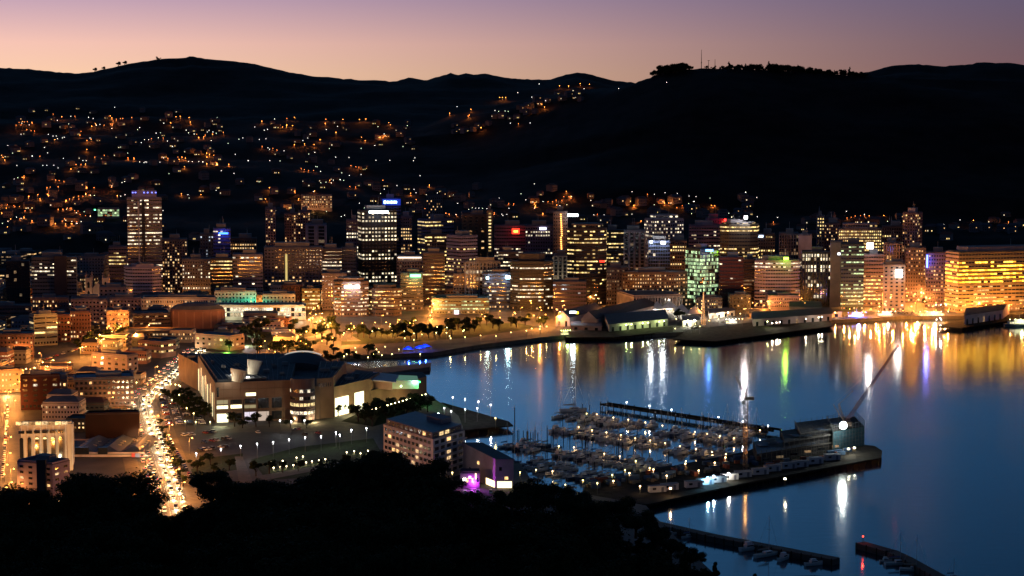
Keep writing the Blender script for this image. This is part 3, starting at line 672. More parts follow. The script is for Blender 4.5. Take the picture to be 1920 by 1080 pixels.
# lilac block of flats
lf_ = T('lilac flats', 'pale lilac block of flats with dark flat roofs just above the foreground trees', 15, 113, 872, 905, xm=91, ang=25, right=True, wall=(.42, .34, .42), style='punch', pal='warm', rows=[0, .3, .35, .2, .1, 0, 0, 0, 0], bay=5.5, fl=2.9, roofc=(.05, .04, .06), name='apartment_block', cat='apartment block')
m = MB(); s0 = pxm(903); m.box((s0 * (70 - 960) - lf_.location.x, 903.5 - lf_.location.y, 14), (s0 * 17, 2.4, 20), wallm(DRK)); m.build('dark_recess_block', lf_)  # solid block; its near-black colour stands in for the depth of a recess
# supermarket with gabled saw roof
sm = T('market', 'low pale supermarket with three dark gabled roofs and a red sign', 116, 268, 852, 1045, depth=46, wall=(.42, .34, .3), wins=False, style='band', plant=False, name='supermarket', cat='supermarket', signs=[(250, 854, 6, 8, (1, .08, .04), .8), (259, 854, 10, 6, (.7, .6, .6), .5)])
s0 = pxm(1045); rb = mat('blue_metal_roof', (.03, .045, .08), .6, .4)
for i in range(3):
    xa = (124 + i * 47 - 960) * s0 - sm.location.x; xb = (169 + i * 47 - 960) * s0 - sm.location.x; xm_ = (xa + xb) / 2; y0 = 1047 - sm.location.y + i; z = sm_z = W(960, 852, 1045).z - 2.4
    m = MB(); A = (xa, y0, z); B = (xb, y0, z); P = (xm_, y0 + 5, z + 2.8); A2 = (xa, y0 + 44, z); B2 = (xb, y0 + 44, z); P2 = (xm_, y0 + 43, z + 2.8)
    m.face([A, B, P], rb); m.face([B, B2, P2, P], rb); m.face([A, P, P2, A2], rb); m.face([A2, P2, B2], rb)
    rf = m.build('gable_roof', sm)
    for sx in (-1, 1):
        for k in range(3):
            m = MB(); x = xm_ + sx * 3.6; yy = y0 + 16 + k * 6; zz = z + 2.8 - 3.6 / ((xb - xa) / 2) * 2.8 + .2
            m.box((x, yy, zz), (1.8, 1.2, .5), wallm((.4, .38, .32))); m.build('skylight', rf)
for px, c in ((168, (.9, 1, .95)), (260, (1, .85, .7))): 
    signbox(sm, px, 862, 6, 5, 1043, c, 12, name='wall_lamp', glow=5000)
m = MB()
for px, w in ((148, 26), (187, 18)): m.box((s0 * (px - 960) - sm.location.x, 1044.6 - sm.location.y, 3.5), (w * s0, .6, 4), GLASS)
m.build('loading_door', sm)
# ------------------------------------------------------------ church with twin towers
ch = empty('church', (pxm(1895) * (180 - 960), 1900, 3), 0, 'gothic church front with two pinnacled pale towers above the shopping street', 'church')
cs = wallm((.42, .31, .27)); dk = mat('slate', (.05, .05, .06), .7)
m = MB(); m.prism([(-5, 2), (5, 2), (5, 34), (-5, 34)], 0, 17, cs); m.build('nave', ch)
m = MB(); m.face([(-5.4, 1.8, 17), (5.4, 1.8, 17), (0, 1.8, 24)], cs); m.face([(5.4, 1.8, 17), (5.4, 34, 17), (0, 34, 24), (0, 1.8, 24)], dk); m.face([(-5.4, 34, 17), (-5.4, 1.8, 17), (0, 1.8, 24), (0, 34, 24)], dk); m.build('roof', ch)
for x in (-8.5, 8.5):
    m = MB(); m.box((x, 3, 14), (6.5, 6.5, 28), cs)
    tw = m.build('bell_tower', ch)
    for a in (-1, 1):
        for b_ in (-1, 1):
            m = MB(); m.tube((x + a * 2.8, 3 + b_ * 2.8, 27), (x + a * 2.8, 3 + b_ * 2.8, 33.5), .6, .1, cs, 4); m.build('pinnacle', tw)
    for z in (9, 18):
        m = MB(); m.face([(x - 1.2, -.4, z), (x + 1.2, -.4, z), (x + 1.2, -.4, z + 5), (x, -.4, z + 6.6), (x - 1.2, -.4, z + 5)], GLASS); m.build('window', tw)
light('church_light', (ch.location.x, 1880, 6), 9000, (1, .6, .3), 1)
# ------------------------------------------------------------ the harbour museum
museum = empty('museum', (G(545, 787).x, G(545, 787).y, 3), 0, 'huge beige waterfront museum with a vaulted central roof and a round glass drum', 'museum')
mo = museum.location
def mf(pts): return [(G(*p).x - mo.x, G(*p).y - mo.y) for p in pts]
mw = wallm((.13, .09, .07)); mw2 = wallm((.20, .13, .08)); mr_ = mat('museum_roof', (.028, .032, .042), .8, .1, var=.4, scale=.15); mdk = wallm((.09, .07, .07))
def mpart(name, pts, h, w, top=mr_, z=0):
    m = MB(); m.prism(mf(pts), z, h, w, top=top); return m.build(name, museum)
west = [(404, 793), (547, 787), (556, 745), (372, 733)]
mpart('west_wing', west, 25, mw)
mpart('west_wing_roof', [(409, 791), (500, 787), (440, 745), (376, 736)], 26.2, mr_)
mpart('long_gallery', [(372, 733), (560, 745), (560, 712), (335, 712)], 19, mw)
mpart('shoulder', [(547, 787), (600, 786), (640, 740), (556, 745)], 21, mw)
mpart('east_wing', [(594, 786), (626, 783), (650, 748), (600, 748)], 25.5, mw2)
mpart('east_hall', [(626, 783), (694, 766), (712, 753), (640, 757)], 19.5, mw2)
mpart('sea_terrace', [(695, 765.5), (800, 737), (792, 728), (650, 730), (641, 756), (712, 752.5)], 11.5, mw2)
m = MB(); c0 = mf([(568, 789)])[0]
ring = [(c0[0] + 7.6 * math.cos(2 * math.pi * k / 20), c0[1] + 7.6 * math.sin(2 * math.pi * k / 20)) for k in range(20)]
m.prism(ring, 0, 27, mdk, top=mr_); dr = m.build('glass_drum', museum)
for i, (z, a) in enumerate(((5, .9), (10, .5), (14, .3), (18.5, .75))):
    m = MB()
    for k in range(11, 20):
        a0 = 2 * math.pi * k / 20 - .13; a1 = a0 + .26
        m.face([(c0[0] + 7.7 * math.cos(t), c0[1] + 7.7 * math.sin(t), zz) for t, zz in ((a0, z), (a1, z), (a1, z + 1.9), (a0, z + 1.9))], litpick('white', a if i in (1, ) else a * .6, RND) if i != 1 else PAL['yellow'][1])
    m.build('window_band', dr)
# vaulted roof
m = MB(); vc = mf([(565, 742)])[0]; n = 14; rr = []
for j in range(7):
    y = vc[1] - 22 + j * 9; rr.append([(vc[0] + (20 - abs(j - 2) * 2) * math.cos(math.pi * (1 - k / n)), y, 21 + (8 - abs(j - 3) * 1.2) * math.sin(math.pi * k / n)) for k in range(n + 1)])
for a, b in zip(rr, rr[1:]):
    for k in range(n): m.face([a[k], a[k + 1], b[k + 1], b[k]], mat('vault_roof', (.03, .026, .036), .75, .2))
m.face(rr[0][::-1], mdk); m.face(rr[-1], mdk); m.build('vaulted_roof', museum)
m = MB(); y = rr[3][0][1]
for k in range(3, n - 3): m.tube(Vector(rr[4][k]) + Vector((0, 0, .8)), Vector(rr[4][k + 1]) + Vector((0, 0, .8)), .5, .5, em('roof_edge', (.9, .85, .75), .5))
m.build('roof_edge_light', museum)
for (px, py, r, h) in ((444, 716, 5.6, 7.5), (473, 705, 5, 10)):
    p = G(px, py, 28); c = (p.x - mo.x, p.y - mo.y); m = MB(); m.tube((c[0], c[1], 25), (c[0] + 1.5, c[1] + 1, 25 + h), r * .6, r, wallm((.3, .27, .23)), 20); m.build('light_cone', museum)
    light('cone_light', (c[0] - 5, c[1] - 6, 27), 2600, (1, .9, .65), .4, museum)
for (px, py, z) in ((433, 705, 28.5), (465, 708, 29)):
    p = G(px, py, z); m = MB(); m.ball((p.x - mo.x, p.y - mo.y, z - 3), .7, em('flood', (1, .95, .75), 30)); m.build('flood_lamp', museum)
    light('flood_glow', (p.x - mo.x, p.y - mo.y, z - 2), 4500, (1, .93, .75), .5, museum)
# ridges, plant and seams on the museum roofs
rq = random.Random(8)
for i, (px, py, z) in enumerate([(420, 765, 26.3), (445, 760, 26.3), (470, 772, 26.3), (500, 770, 25.1), (515, 760, 25.1), (530, 775, 25.1), (535, 755, 25.1), (490, 752, 25.1), (400, 755, 26.3), (470, 728, 19.1), (500, 735, 19.1), (440, 722, 19.1), (410, 720, 19.1), (610, 770, 25.6), (630, 765, 25.6), (655, 768, 19.6), (670, 762, 19.6), (360, 722, 19.1), (380, 718, 19.1)]):
    c = mf([(px, py)])[0]; m = MB(); w_ = rq.uniform(2, 6); m.box((c[0], c[1], z + rq.uniform(.4, 1.1)), (w_, rq.uniform(2, 5), 2.2), wallm((.10, .10, .11) if i % 3 else (.2, .19, .18)), .2); m.build('roof_plant', museum)
def seam(a, b, z, n):
    m = MB(); A0, A1 = mf(a); B0, B1 = mf(b)
    for k in range(n + 1):
        t = k / n; p = (A0[0] + (A1[0] - A0[0]) * t, A0[1] + (A1[1] - A0[1]) * t, z); q = (B0[0] + (B1[0] - B0[0]) * t, B0[1] + (B1[1] - B0[1]) * t, z); m.tube(p, q, .18, .18, wallm((.13, .14, .15)), 4)
    m.build('roof_ribs', museum)
seam([(410, 790), (500, 786.5)], [(377, 737), (440, 746)], 26.25, 9); seam([(505, 787), (546, 785)], [(500, 744), (555, 746)], 25.05, 5); seam([(345, 728), (550, 742)], [(345, 714), (550, 714)], 19.05, 12); seam([(628, 781), (692, 766)], [(642, 758), (711, 753.5)], 19.6, 7); seam([(597, 784), (624, 782)], [(602, 749), (648, 749)], 25.6, 4)
m = MB(); A0, A1 = mf([(404, 793), (547, 787)])
for k in range(1, 9):
    t = k / 9; x, y = A0[0] + (A1[0] - A0[0]) * t, A0[1] + (A1[1] - A0[1]) * t; m.box((x, y - .06, 12.4), (.12, .16, 24.6), wallm((.08, .055, .04)))
for z in (7.2, 15.2, 20.5): m.tube((A0[0], A0[1] - .08, z), (A1[0], A1[1] - .08, z), .1, .1, wallm((.08, .055, .04)), 4)
m.build('cladding_joints', museum)
m = MB(); mnd = [(640, 790), (700, 800), (770, 780), (812, 752), (800, 744), (735, 764), (697, 776), (655, 784)]; P = [G(*p) for p in mnd]; cx = sum(p.x for p in P) / 8; cz = sum(p.y for p in P) / 8
for k in range(8):
    a, b_ = P[k], P[(k + 1) % 8]; a2 = ((a.x + cx) / 2, (a.y + cz) / 2, 7.5); b2 = ((b_.x + cx) / 2, (b_.y + cz) / 2, 7.5)
    m.face([a, b_, b2, a2], mat('mound_soil', (.016, .02, .009), .95, .05, var=.4, scale=.5)); m.face([a2, b2, (cx, cz, 8.5)], mat('mound_soil', (.016, .02, .009)))
tag(m.build('mound', smooth=True), kind='structure')
# window openings of the front: (column0, column1, row0, row1, palette index)
A_, B_ = G(404, 793), G(547, 787)
def onwall(P, Q, f0, f1, z0, z1, mt, name='window', off=.12):
    P = Vector(P); Q = Vector(Q); d = Q - P; L = d.length; d /= L; nr = Vector((d.y, -d.x, 0)) * off
    a = P + d * L * f0 + nr - mo; b = P + d * L * f1 + nr - mo
    m = MB(); m.face([(a.x, a.y, z0), (b.x, b.y, z0), (b.x, b.y, z1), (a.x, a.y, z1)], mt); return m.build(name, museum)
Y1, Y2, W1 = em('mus_y', (1, .9, .5), 1.5), em('mus_d', (.9, .75, .4), .35), em('mus_w', (1, .95, .6), 2.2)
for f0, f1, z0, z1, mt in ((.02, .165, .2, 5.5, W1), (.02, .165, 8.6, 10.6, W1), (.2, .345, 8.6, 10.8, W1), (.02, .165, 11.5, 14, Y2), (.2, .345, 11.5, 14, GLASS), (.2, .345, 1, 5.5, GLASS), (.38, .53, 8.4, 10.4, Y2), (.38, .53, .2, 6, em('mus_p', (.85, .75, .85), 1)), (.38, .53, 11.2, 14.4, GLASS), (.4, .53, 16, 18, W1), (.56, .7, .2, 6, em('mus_q', (.9, .7, .55), .6)), (.56, .7, 8, 14.4, GLASS), (.74, .87, 1, 6, GLASS), (.74, .87, 8, 14.4, GLASS), (.36, .37, 2, 14, GLASS), (.02, .05, 16, 22, GLASS)):
    onwall(A_, B_, f0, f1, z0, z1, mt)
C_, D_ = G(372, 733), G(404, 793)
for k in range(11):
    onwall(C_, D_, k / 11 + .02, k / 11 + .055, 1, 16 + (k % 3) * 2, (Y1, Y2, PAL['warm'][1])[k % 3])
E_, F_ = G(626, 783), G(694, 766)
onwall(E_, F_, .03, .40, .5, 12, W1, 'doorway'); onwall(E_, F_, .56, .82, .2, 12.5, W1, 'doorway')
for k in range(6): onwall(G(594, 786), G(626, 783), .15 + k * .13, .2 + k * .13, 20, 22.5, GLASS)
p = G(660, 778); light('doorway_glow', (p.x, p.y - 4, 9), 9000, (1, .8, .35), 1.5)
p = G(412, 800); light('entry_glow', (p.x, p.y - 2, 7), 4000, (.9, 1, .6), 1)
for px in (552, 590): p = G(px, 792); light('drum_uplight', (p.x, p.y, 5), 6000, (1, .75, .35), .5)
for k in range(15):
    f = k / 14; p = G(698 + (798 - 698) * f, 771 + (742 - 771) * f, 9 + 1 * f); m = MB(); m.ball((p.x - mo.x, p.y - mo.y, p.z - 3 + 1), .38, em('wall_light', (1, .8, .4), 12)); m.build('stair_light', museum)
for px, py in ((715, 772), (745, 762), (775, 752)): p = G(px, py); light('wall_wash_light', (p.x, p.y - 3, 9), 5000, (1, .75, .3), .4)
# forecourt canopy and small cafe on the sea side
cf = empty('cafe_pavilion', G(730, 722, 14.6), 0, 'low curved pavilion with white and teal lit canopy on the museum sea terrace', 'pavilion')
o0 = cf.location
def cfl(pts): return [(G(*p, 14.6).x - o0.x, G(*p, 14.6).y - o0.y) for p in pts]
m = MB(); m.prism(cfl([(660, 722), (735, 732), (740, 716), (665, 706)]), 0, 5, wallm((.4, .25, .2)), top=mr_); m.build('wall', cf)
m = MB(); m.prism(cfl([(697, 732), (742, 736), (748, 722), (700, 716)]), 6.2, 6.8, wallm((.55, .5, .5))); m.build('canopy', cf)
m = MB(); m.prism(cfl([(735, 729), (785, 729), (782, 720), (738, 718)]), 0, 5.5, wallm((.35, .42, .36)), top=em('glass_roof', (.4, .9, .5), .16)); m.build('glass_hall', cf)
for px, py, c, e in ((672, 710, (1, .6, .4), 26000), (700, 712, (.15, .9, .8), 22000), (718, 712, (1, .95, .7), 26000), (752, 724, (.7, 1, .6), 4000), (777, 716, (.7, .85, 1), 3000), (787, 716, (.05, 1, .15), 14000)):
    p = G(px, py, 19); light('terrace_light', p + Vector((0, -2.5, 0)), e * .35, c, .6)
    m = MB(); m.ball((p.x - o0.x, p.y - o0.y, 4.4), .6, em('terr_%d' % px, c, 7)); m.build('lamp', cf)
# ------------------------------------------------------------ white waterfront apartments and the sailing club
ap = empty('waterfront_apartments', G(812, 920), 0, 'large white block of flats with a blue grey roof rising behind the foreground trees', 'apartment block')
zt = 29.0
A = G(812, 813, zt); L_ = G(719, 785, zt); Rr = G(871, 796, zt); Bk = L_ + Rr - A
ft = [(p.x - ap.location.x, p.y - ap.location.y) for p in (A, Rr, Bk, L_)]
white = wallm((.52, .44, .42)); H_ = zt - 3
m = MB(); m.prism(ft, 0, H_ - 3, white, top=mat('terrace', (.1, .1, .12))); m.build('wall', ap)
m = MB(); m.prism(inset(ft, .93), H_ - 3, H_, wallm((.16, .12, .13)), top=mat('apt_roof', (.05, .075, .11), .6, .4)); pt = m.build('penthouse', ap)
m = MB(); q = inset(ft, .3); m.prism([(x + 8, y + 2) for x, y in q], H_, H_ + 2.6, wallm((.13, .13, .16))); m.build('plant_room', ap)
rnd = random.Random(3)
def awin(P, Q, f0, f1, z0, z1, mt, par, name='window', off=.1):
    P = Vector(P); Q = Vector(Q); d = Q - P; nr = Vector((d.y, -d.x)).normalized() * off
    a = P + d * f0 + nr; b = P + d * f1 + nr
    m = MB(); m.face([(a.x, a.y, z0), (b.x, b.y, z0), (b.x, b.y, z1), (a.x, a.y, z1)], mt); return m.build(name, par)
lit = {(1, 9): 1, (3, 8): 1, (2, 3): 1, (2, 8): 1, (3, 2): 1, (3, 3): 1, (4, 7): 1, (1, 1): 1}
for k in range(6):
    z = H_ - 6.0 - k * 3.3
    for j in range(12):
        awin(ft[3], ft[0], .025 + j / 12.6, .082 + j / 12.6, z, z + 1.7, PAL['warm'][rnd.randrange(2)] if (k, j) in lit or rnd.random() < .02 else GLASS, ap)
    for j in range(5):
        awin(ft[0], ft[1], .05 + j * .19, .17 + j * .19, z, z + 1.9, PAL['warm'][rnd.randrange(2)] if rnd.random() < .25 else GLASS, ap)
    P = Vector(ft[0]); Q = Vector(ft[1]); d = Q - P; nr = Vector((d.y, -d.x)).normalized()
    m = MB(); c = (P + Q) / 2 + nr * .8; m.box((c.x, c.y, z - .9), (d.length, 1.6, .3), white, math.atan2(d.y, d.x)); m.build('balcony', ap)
io = inset(ft, .93)
for j in range(10): awin(io[3], io[0], .04 + j * .095, .1 + j * .095, H_ - 2.6, H_ - .7, PAL['warm'][0] if j in (8,) else GLASS, pt)
for j in range(5): awin(io[0], io[1], .04 + j * .19, .18 + j * .19, H_ - 2.6, H_ - .7, PAL['yellow'][1] if j in (1, 2) else GLASS, pt)
light('flats_front_light', (A.x - 20, A.y - 30, 12), 3000, (.8, .7, 1), 2)  # bare lilac point lamp before the flats, separate from the world sky
yc = empty('clubhouse', G(930, 905), 0, 'pale clubhouse with a dark sloping roof, its corner washed in purple light', 'clubhouse')
o1 = yc.location
def cl(pts, z=3): return [(G(*p, z).x - o1.x, G(*p, z).y - o1.y) for p in pts]
z2 = 18.
b0 = cl([(929, 861), (963, 861), (905, 838), (868, 838)], z2)
m = MB(); m.prism(b0, 0, z2 - 3, wallm((.38, .31, .36)), top=mat('club_roof', (.03, .03, .045), .7)); m.build('wall', yc)
m = MB(); P0, P1, P2, P3 = [Vector((*p, z2 - 3 + .1)) for p in inset(b0, 1.04)]; up = Vector((0, 0, 2.2))
m.face([P0, P1, P2 + up, P3 + up], mat('club_roof', (.03, .03, .045))); m.face([P3 + up, P3, P0], wallm((.38, .31, .36))); m.face([P1, P2, P2 + up], wallm((.38, .31, .36))); m.face([P2, P3, P3 + up, P2 + up], wallm((.38, .31, .36))); m.build('roof', yc)
for f0, f1, z0, z1, mt, e in ((.1, .9, .3, 3.6, em('club_lit', (1, .8, .4), 3), 0), (.2, .35, 9, 11, GLASS, 0), (.5, .7, 4.6, 6, PAL['warm'][0], 0)):
    awin(b0[0], b0[1], f0, f1, z0, z1, mt, yc)
awin(b0[3], b0[0], .72, .98, .3, 3.6, em('club_lit', (1, .8, .4), 3), yc); awin(b0[3], b0[0], .45, .52, 9, 10.6, PAL['warm'][0], yc); awin(b0[3], b0[0], .2, .26, 4, 5.6, GLASS, yc)
p = G(944, 908); light('club_light', (p.x, p.y - 5, 4.5), 5000, (1, .85, .4), .4)
p = G(896, 912); light('purple_light', (p.x - 2, p.y - 6, 6), 5000, (.75, .08, 1), .4)
bw = T('boat shed', 'low dark link building with a pink purple lamp between flats and clubhouse', 862, 899, 888, 955, depth=9, wall=(.12, .08, .12), style='punch', pal='warm', lit=.2, plant=False, signs=[(881, 895, 5, 4, (.85, .2, 1), 8), (871, 899, 6, 5, (1, 1, .8), 7), (892, 893, 2.5, 11, (1, .7, .4), 3)], name='link_building', cat='building') 
# ------------------------------------------------------------ wharf sheds
def shed(label, base, h, ridge, wc, rc, along=True, lamps=(), name='wharf_shed', wl=None, end=None):
    """base: near-left, near-right, far-right, far-left ground points"""
    P = [G(*p) for p in base]; c = sum((p for p in P), Vector()) / 4
    r = empty(name, (c.x, c.y, 3), 0, label, 'shed'); q = [p - r.location for p in P]
    m = MB(); m.prism([(p.x, p.y) for p in q], 0, h, wallm(wc)); m.build('wall', r)
    up = Vector((0, 0, h)); e = [Vector((p.x * 1.03, p.y * 1.03, h)) for p in q]
    if along: r0 = (e[0] + e[3]) / 2; r1 = (e[1] + e[2]) / 2; sl = ((e[0], e[1], r1, r0), (e[2], e[3], r0, r1)); gb = ((e[3], e[0], r0), (e[1], e[2], r1))
    else: r0 = (e[0] + e[1]) / 2; r1 = (e[3] + e[2]) / 2; sl = ((e[1], e[2], r1, r0), (e[3], e[0], r0, r1)); gb = ((e[0], e[1], r0), (e[2], e[3], r1))
    r0.z += ridge; r1.z += ridge
    m = MB()
    for f in sl: m.face(f, mat('shed_roof_%02d%02d%02d' % tuple(int(v * 99) for v in rc), rc, .7, .3))
    m.build('roof', r)
    m = MB()
    for f in gb: m.face(f, wallm(wc))
    m.build('gable', r)
    d = q[1] - q[0]; n = max(2, int(d.length / 9)); nr = Vector((d.y, -d.x, 0)).normalized() * .1
    for k in range(n):
        a = q[0] + d * ((k + .35) / n) + nr; b_ = q[0] + d * ((k + .65) / n) + nr
        m = MB(); m.face([(a.x, a.y, .1), (b_.x, b_.y, .1), (b_.x, b_.y, h * .6), (a.x, a.y, h * .6)], GLASS if rnd.random() > .15 else PAL['dim'][0]); m.build('door', r)
    for px, py, c_, e_ in lamps:
        p = G(px, py, 8); p2 = p - r.location; m = MB(); m.ball(p2, .55, em('shedlamp_%.1f_%.1f_%.1f' % c_, c_, 14)); m.build('wall_lamp', r)
        light('wall_lamp_glow', p2 + Vector((0, -1.5, 0)), e_, c_, .4, r)
    return r
YG = (.85, 1, .35)
shed('long grey wharf shed with yellow green lamps along its water side', [(1142, 622), (1252, 611), (1240, 596), (1128, 604)], 6.5, 5, (.2, .2, .2), (.035, .045, .06), lamps=[(1143, 608, YG, 2500), (1161, 609, (1, .45, .1), 4500), (1174, 609, YG, 2500), (1184, 608, YG, 2500), (1205, 606, YG, 2500), (1215, 605, YG, 2500), (1236, 603, YG, 2500), (1245, 602, YG, 2500)])
shed('big dark roofed wharf shed with a pale gable end behind the long grey one', [(1090, 615), (1120, 615), (1230, 588), (1196, 585)], 8, 7, (.38, .36, .36), (.025, .027, .035), along=False)
sg = shed('gabled shed beside the orange quay road with a white and yellow lit name strip', [(1042, 612), (1068, 612), (1130, 596), (1100, 594)], 8, 6, (.4, .34, .33), (.04, .04, .06), along=False)
signbox(sg, 1074, 585.5, 12, 4, G(1068, 614).y, (.8, .95, 1), 8, name='sign', glow=8000); signbox(sg, 1082, 586.5, 5, 4, G(1068, 614).y, (1, .75, .02), 5, name='sign_logo')
shed('flat grey annex along the water in front of the gabled sheds', [(1070, 618), (1128, 620), (1126, 610), (1072, 608)], 4, 1, (.2, .17, .19), (.07, .06, .08))
shed('shed with a saw toothed glass roof edge on the outer wharf', [(1412, 612), (1560, 601), (1552, 592), (1410, 600)], 6.5, 3.5, (.22, .18, .2), (.05, .055, .06), lamps=[(1439, 603, YG, 3000), (1448, 606, (1, .8, .6), 2000), (1456, 605, (1, .8, .6), 2000), (1462, 604, (1, .8, .6), 2000), (1511, 598, (1, .9, .6), 2500), (1535, 595, (1, .9, .6), 2500), (1541, 594, (1, .9, .6), 2500)])
shed('dark glass pavilion with one lit window on the inner wharf', [(1480, 590), (1540, 592), (1538, 580), (1482, 578)], 8, 1.5, (.12, .14, .16), (.04, .05, .07), name='wharf_pavilion')
shed('low lit restaurant with an orange glowing front near the blue boat lights', [(1538, 596), (1578, 594), (1575, 586), (1537, 587)], 5, 1, (.5, .32, .12), (.05, .05, .05), lamps=[(1548, 587, (1, .6, .2), 5000), (1566, 586, (1, .6, .2), 5000)], name='restaurant')
shed('long low shed with orange lit stalls behind the ship wharf', [(1405, 596), (1445, 592), (1442, 586), (1404, 588)], 4.5, 1.5, (.4, .25, .12), (.05, .04, .04), lamps=[(1412, 588, (1, .55, .2), 3500), (1425, 587, (1, .55, .2), 3500)])
# inner wharf tent canopies, very bright
tv = empty('tent_canopy', G(1262, 590), 0, 'brilliant white pointed tent canopies between the long stone hall and the wharf', 'canopy')
ct = mat('tent_cloth', (.6, .58, .55), .7, .2)
for i, (px, py, w) in enumerate(((1232, 588, 12), (1255, 586, 15), (1278, 593, 13), (1302, 597, 14))):
    p = G(px, py) - tv.location; m = MB(); ap_ = (p.x, p.y, 12)
    q4 = [(p.x + w * a * .55, p.y + w * b_ * .55, 5) for a, b_ in ((-1, -1), (1, -1), (1, 1), (-1, 1))]
    for k in range(4): m.face([q4[k], q4[(k + 1) % 4], ap_], ct)
    m.build('tent', tv)
    m = MB()
    for k in range(4): m.tube((q4[k][0], q4[k][1], 0), q4[k], .2, .2, ct)
    m.build('tent_poles', tv)
    light('tent_light', (p.x, p.y - 3, 7), 12000, (1, .92, .75), .8, tv)
    light('tent_light', (p.x, p.y, 3.5), 7000, (1, .92, .75), .8, tv)
shed('low bright white fronted building at the foot of the strung mast', [(1280, 612), (1312, 610), (1308, 600), (1278, 602)], 5, 1.5, (.6, .55, .45), (.08, .08, .09), lamps=[(1290, 601, (1, .93, .7), 14000), (1302, 600, (1, .93, .7), 14000)], name='boat_house')
shed('long white lit wall building right of the strung mast', [(1330, 598), (1378, 592), (1374, 586), (1328, 590)], 5, 1, (.5, .48, .42), (.05, .05, .06), lamps=[(1345, 589, (1, .95, .75), 12000), (1365, 586, (1, .95, .75), 12000)])
sh_ = shed('long pale lilac cargo shed on the far right pier', [(1808, 609), (1880, 598), (1893, 588), (1815, 594)], 8.5, 3, (.36, .28, .34), (.05, .05, .08))
# ------------------------------------------------------------ wharves
deck = mat('wharf_deck', (.020, .018, .016), .95, .05, var=.5, scale=.25); timber = mat('wharf_pile', (.022, .017, .013), .95, .05)
def wharf(label, top, z=3.02, th=.9, name='wharf', step=6, pr=.35):
    P = [G(*p, z) for p in top]; c = sum(P, Vector()) / len(P)
    r = empty(name, (c.x, c.y, 0), 0, label, 'wharf'); q = [(p.x - c.x, p.y - c.y) for p in P]
    if area(q) < 0: q = q[::-1]
    m = MB(); m.prism(q, z - th, z, timber, top=deck, bottom=True); m.build('deck', r)
    k_ = 0
    for i in range(len(q)):
        a = Vector(q[i]); b_ = Vector(q[(i + 1) % len(q)]); d = b_ - a; n = max(1, int(d.length / step)); nr = Vector((d.y, -d.x))
        if nr.dot(-Vector((c.x, c.y))) < 0: continue
        for k in range(n):
            if k_ > 90: break
            k_ += 1
            p = a + d * ((k + .5) / n) - nr.normalized() * .5
            m = MB(); m.tube((p.x, p.y, -2), (p.x, p.y, z - th + .1), pr, pr, timber); m.build('pile', r)
    return r
wharf('long piled pier carrying the scaffolded terminal and its site cabins', [(1212, 946), (1400, 905), (1652, 858), (1654, 845), (1640, 836), (1470, 818), (1400, 846), (1100, 905), (1090, 925)], step=5.2)
wharf('wharf with park lamps running out from the museum point', [(828, 754), (954, 790), (962, 797), (870, 807), (860, 780)], z=3.06)
wharf('broad dark outer wharf in front of the city', [(1262, 636), (1340, 640), (1562, 611), (1556, 602), (1410, 604), (1290, 618)], z=3.06, step=9)
wharf('far right pier under the lilac cargo shed', [(1760, 612), (1800, 615), (1900, 600), (1905, 590), (1880, 586), (1780, 604)], z=3.08, step=9)
wharf('promenade wharf before the two gabled sheds', [(1060, 633), (1150, 632), (1262, 622), (1262, 612), (1060, 622)], z=3.1, step=9)
# lattice walkway that shelters the marina
wk = empty('breakwater_walkway', G(1287, 780), 0, 'long straight lattice walkway on piles sheltering the marina', 'walkway')
wo_ = wk.location
P, Q = G(1126, 758, 2.6), G(1450, 808, 2.6); d = (Q - P); L = d.length; d /= L; nr = Vector((-d.y, d.x, 0))
m = MB()
for s_ in (0, 7):
    c = (P + Q) / 2 - wo_ + nr * s_; m.box((c.x, c.y, -.4), (L, 1.4, 1.2), timber, math.atan2(d.y, d.x))
m.build('side_beams', wk)
for k in range(int(L / 6)):
    a = P + d * (k * 6) - wo_; b_ = a + nr * 7 + d * 2; m = MB(); m.tube((a.x, a.y, -.2), (b_.x, b_.y, -.2), .35, .35, timber); m.build('cross_beam', wk)
    if k % 2 == 0:
        for s_ in (0, 7): m = MB(); e = a + nr * s_; m.tube((e.x, e.y, -4), (e.x, e.y, 1.2), .3, .3, timber); m.build('pile', wk)
def mole(label, pts, w=5.5, h=2.6):
    r = empty('breakwater', G(*pts[0], 0), 0, label, 'breakwater'); m = MB(); cm = wallm((.085, .07, .06))
    for a, b_ in zip(pts, pts[1:]):
        A = G(*a, h) - r.location; B = G(*b_, h) - r.location; d = B - A; c = (A + B) / 2
        m.box((c.x, c.y, h / 2 - 1), (Vector((d.x, d.y)).length + 1, w, h + 2), cm, math.atan2(d.y, d.x))
    m.build('wall', r)
    m = MB()
    for a, b_ in zip(pts, pts[1:]):
        A = G(*a, h) - r.location; B = G(*b_, h) - r.location; d = B - A; n = int(d.length / 5); nv = Vector((d.y, -d.x, 0)).normalized() * (w / 2)
        for k in range(n + 1):
            p = A + d * (k / max(1, n)) + nv; m.tube((p.x, p.y, -2), (p.x, p.y, h + .4), .25, .25, timber)
    m.build('fender_piles', r)
    return r
mole('long concrete breakwater with small boats moored along its near side', [(1225, 978), (1330, 1002), (1566, 1047)])
mo2 = mole('second breakwater with a red beacon at its head, bottom right', [(1614, 1017), (1672, 1033), (1700, 1046), (1765, 1082)])
m = MB(); p = G(1618, 1017, 2.6) - mo2.location; m.tube((p.x, p.y, 2), (p.x, p.y, 5), .15, .15, timber); m.build('beacon_post', mo2)
m = MB(); m.ball((p.x, p.y, 5.3), .4, em('beacon_red', (1, .05, .02), 6)); m.build('beacon', mo2)
light('beacon_light', p + Vector((0, 0, 5.3)), 350, (1, .05, .02), .3, mo2)
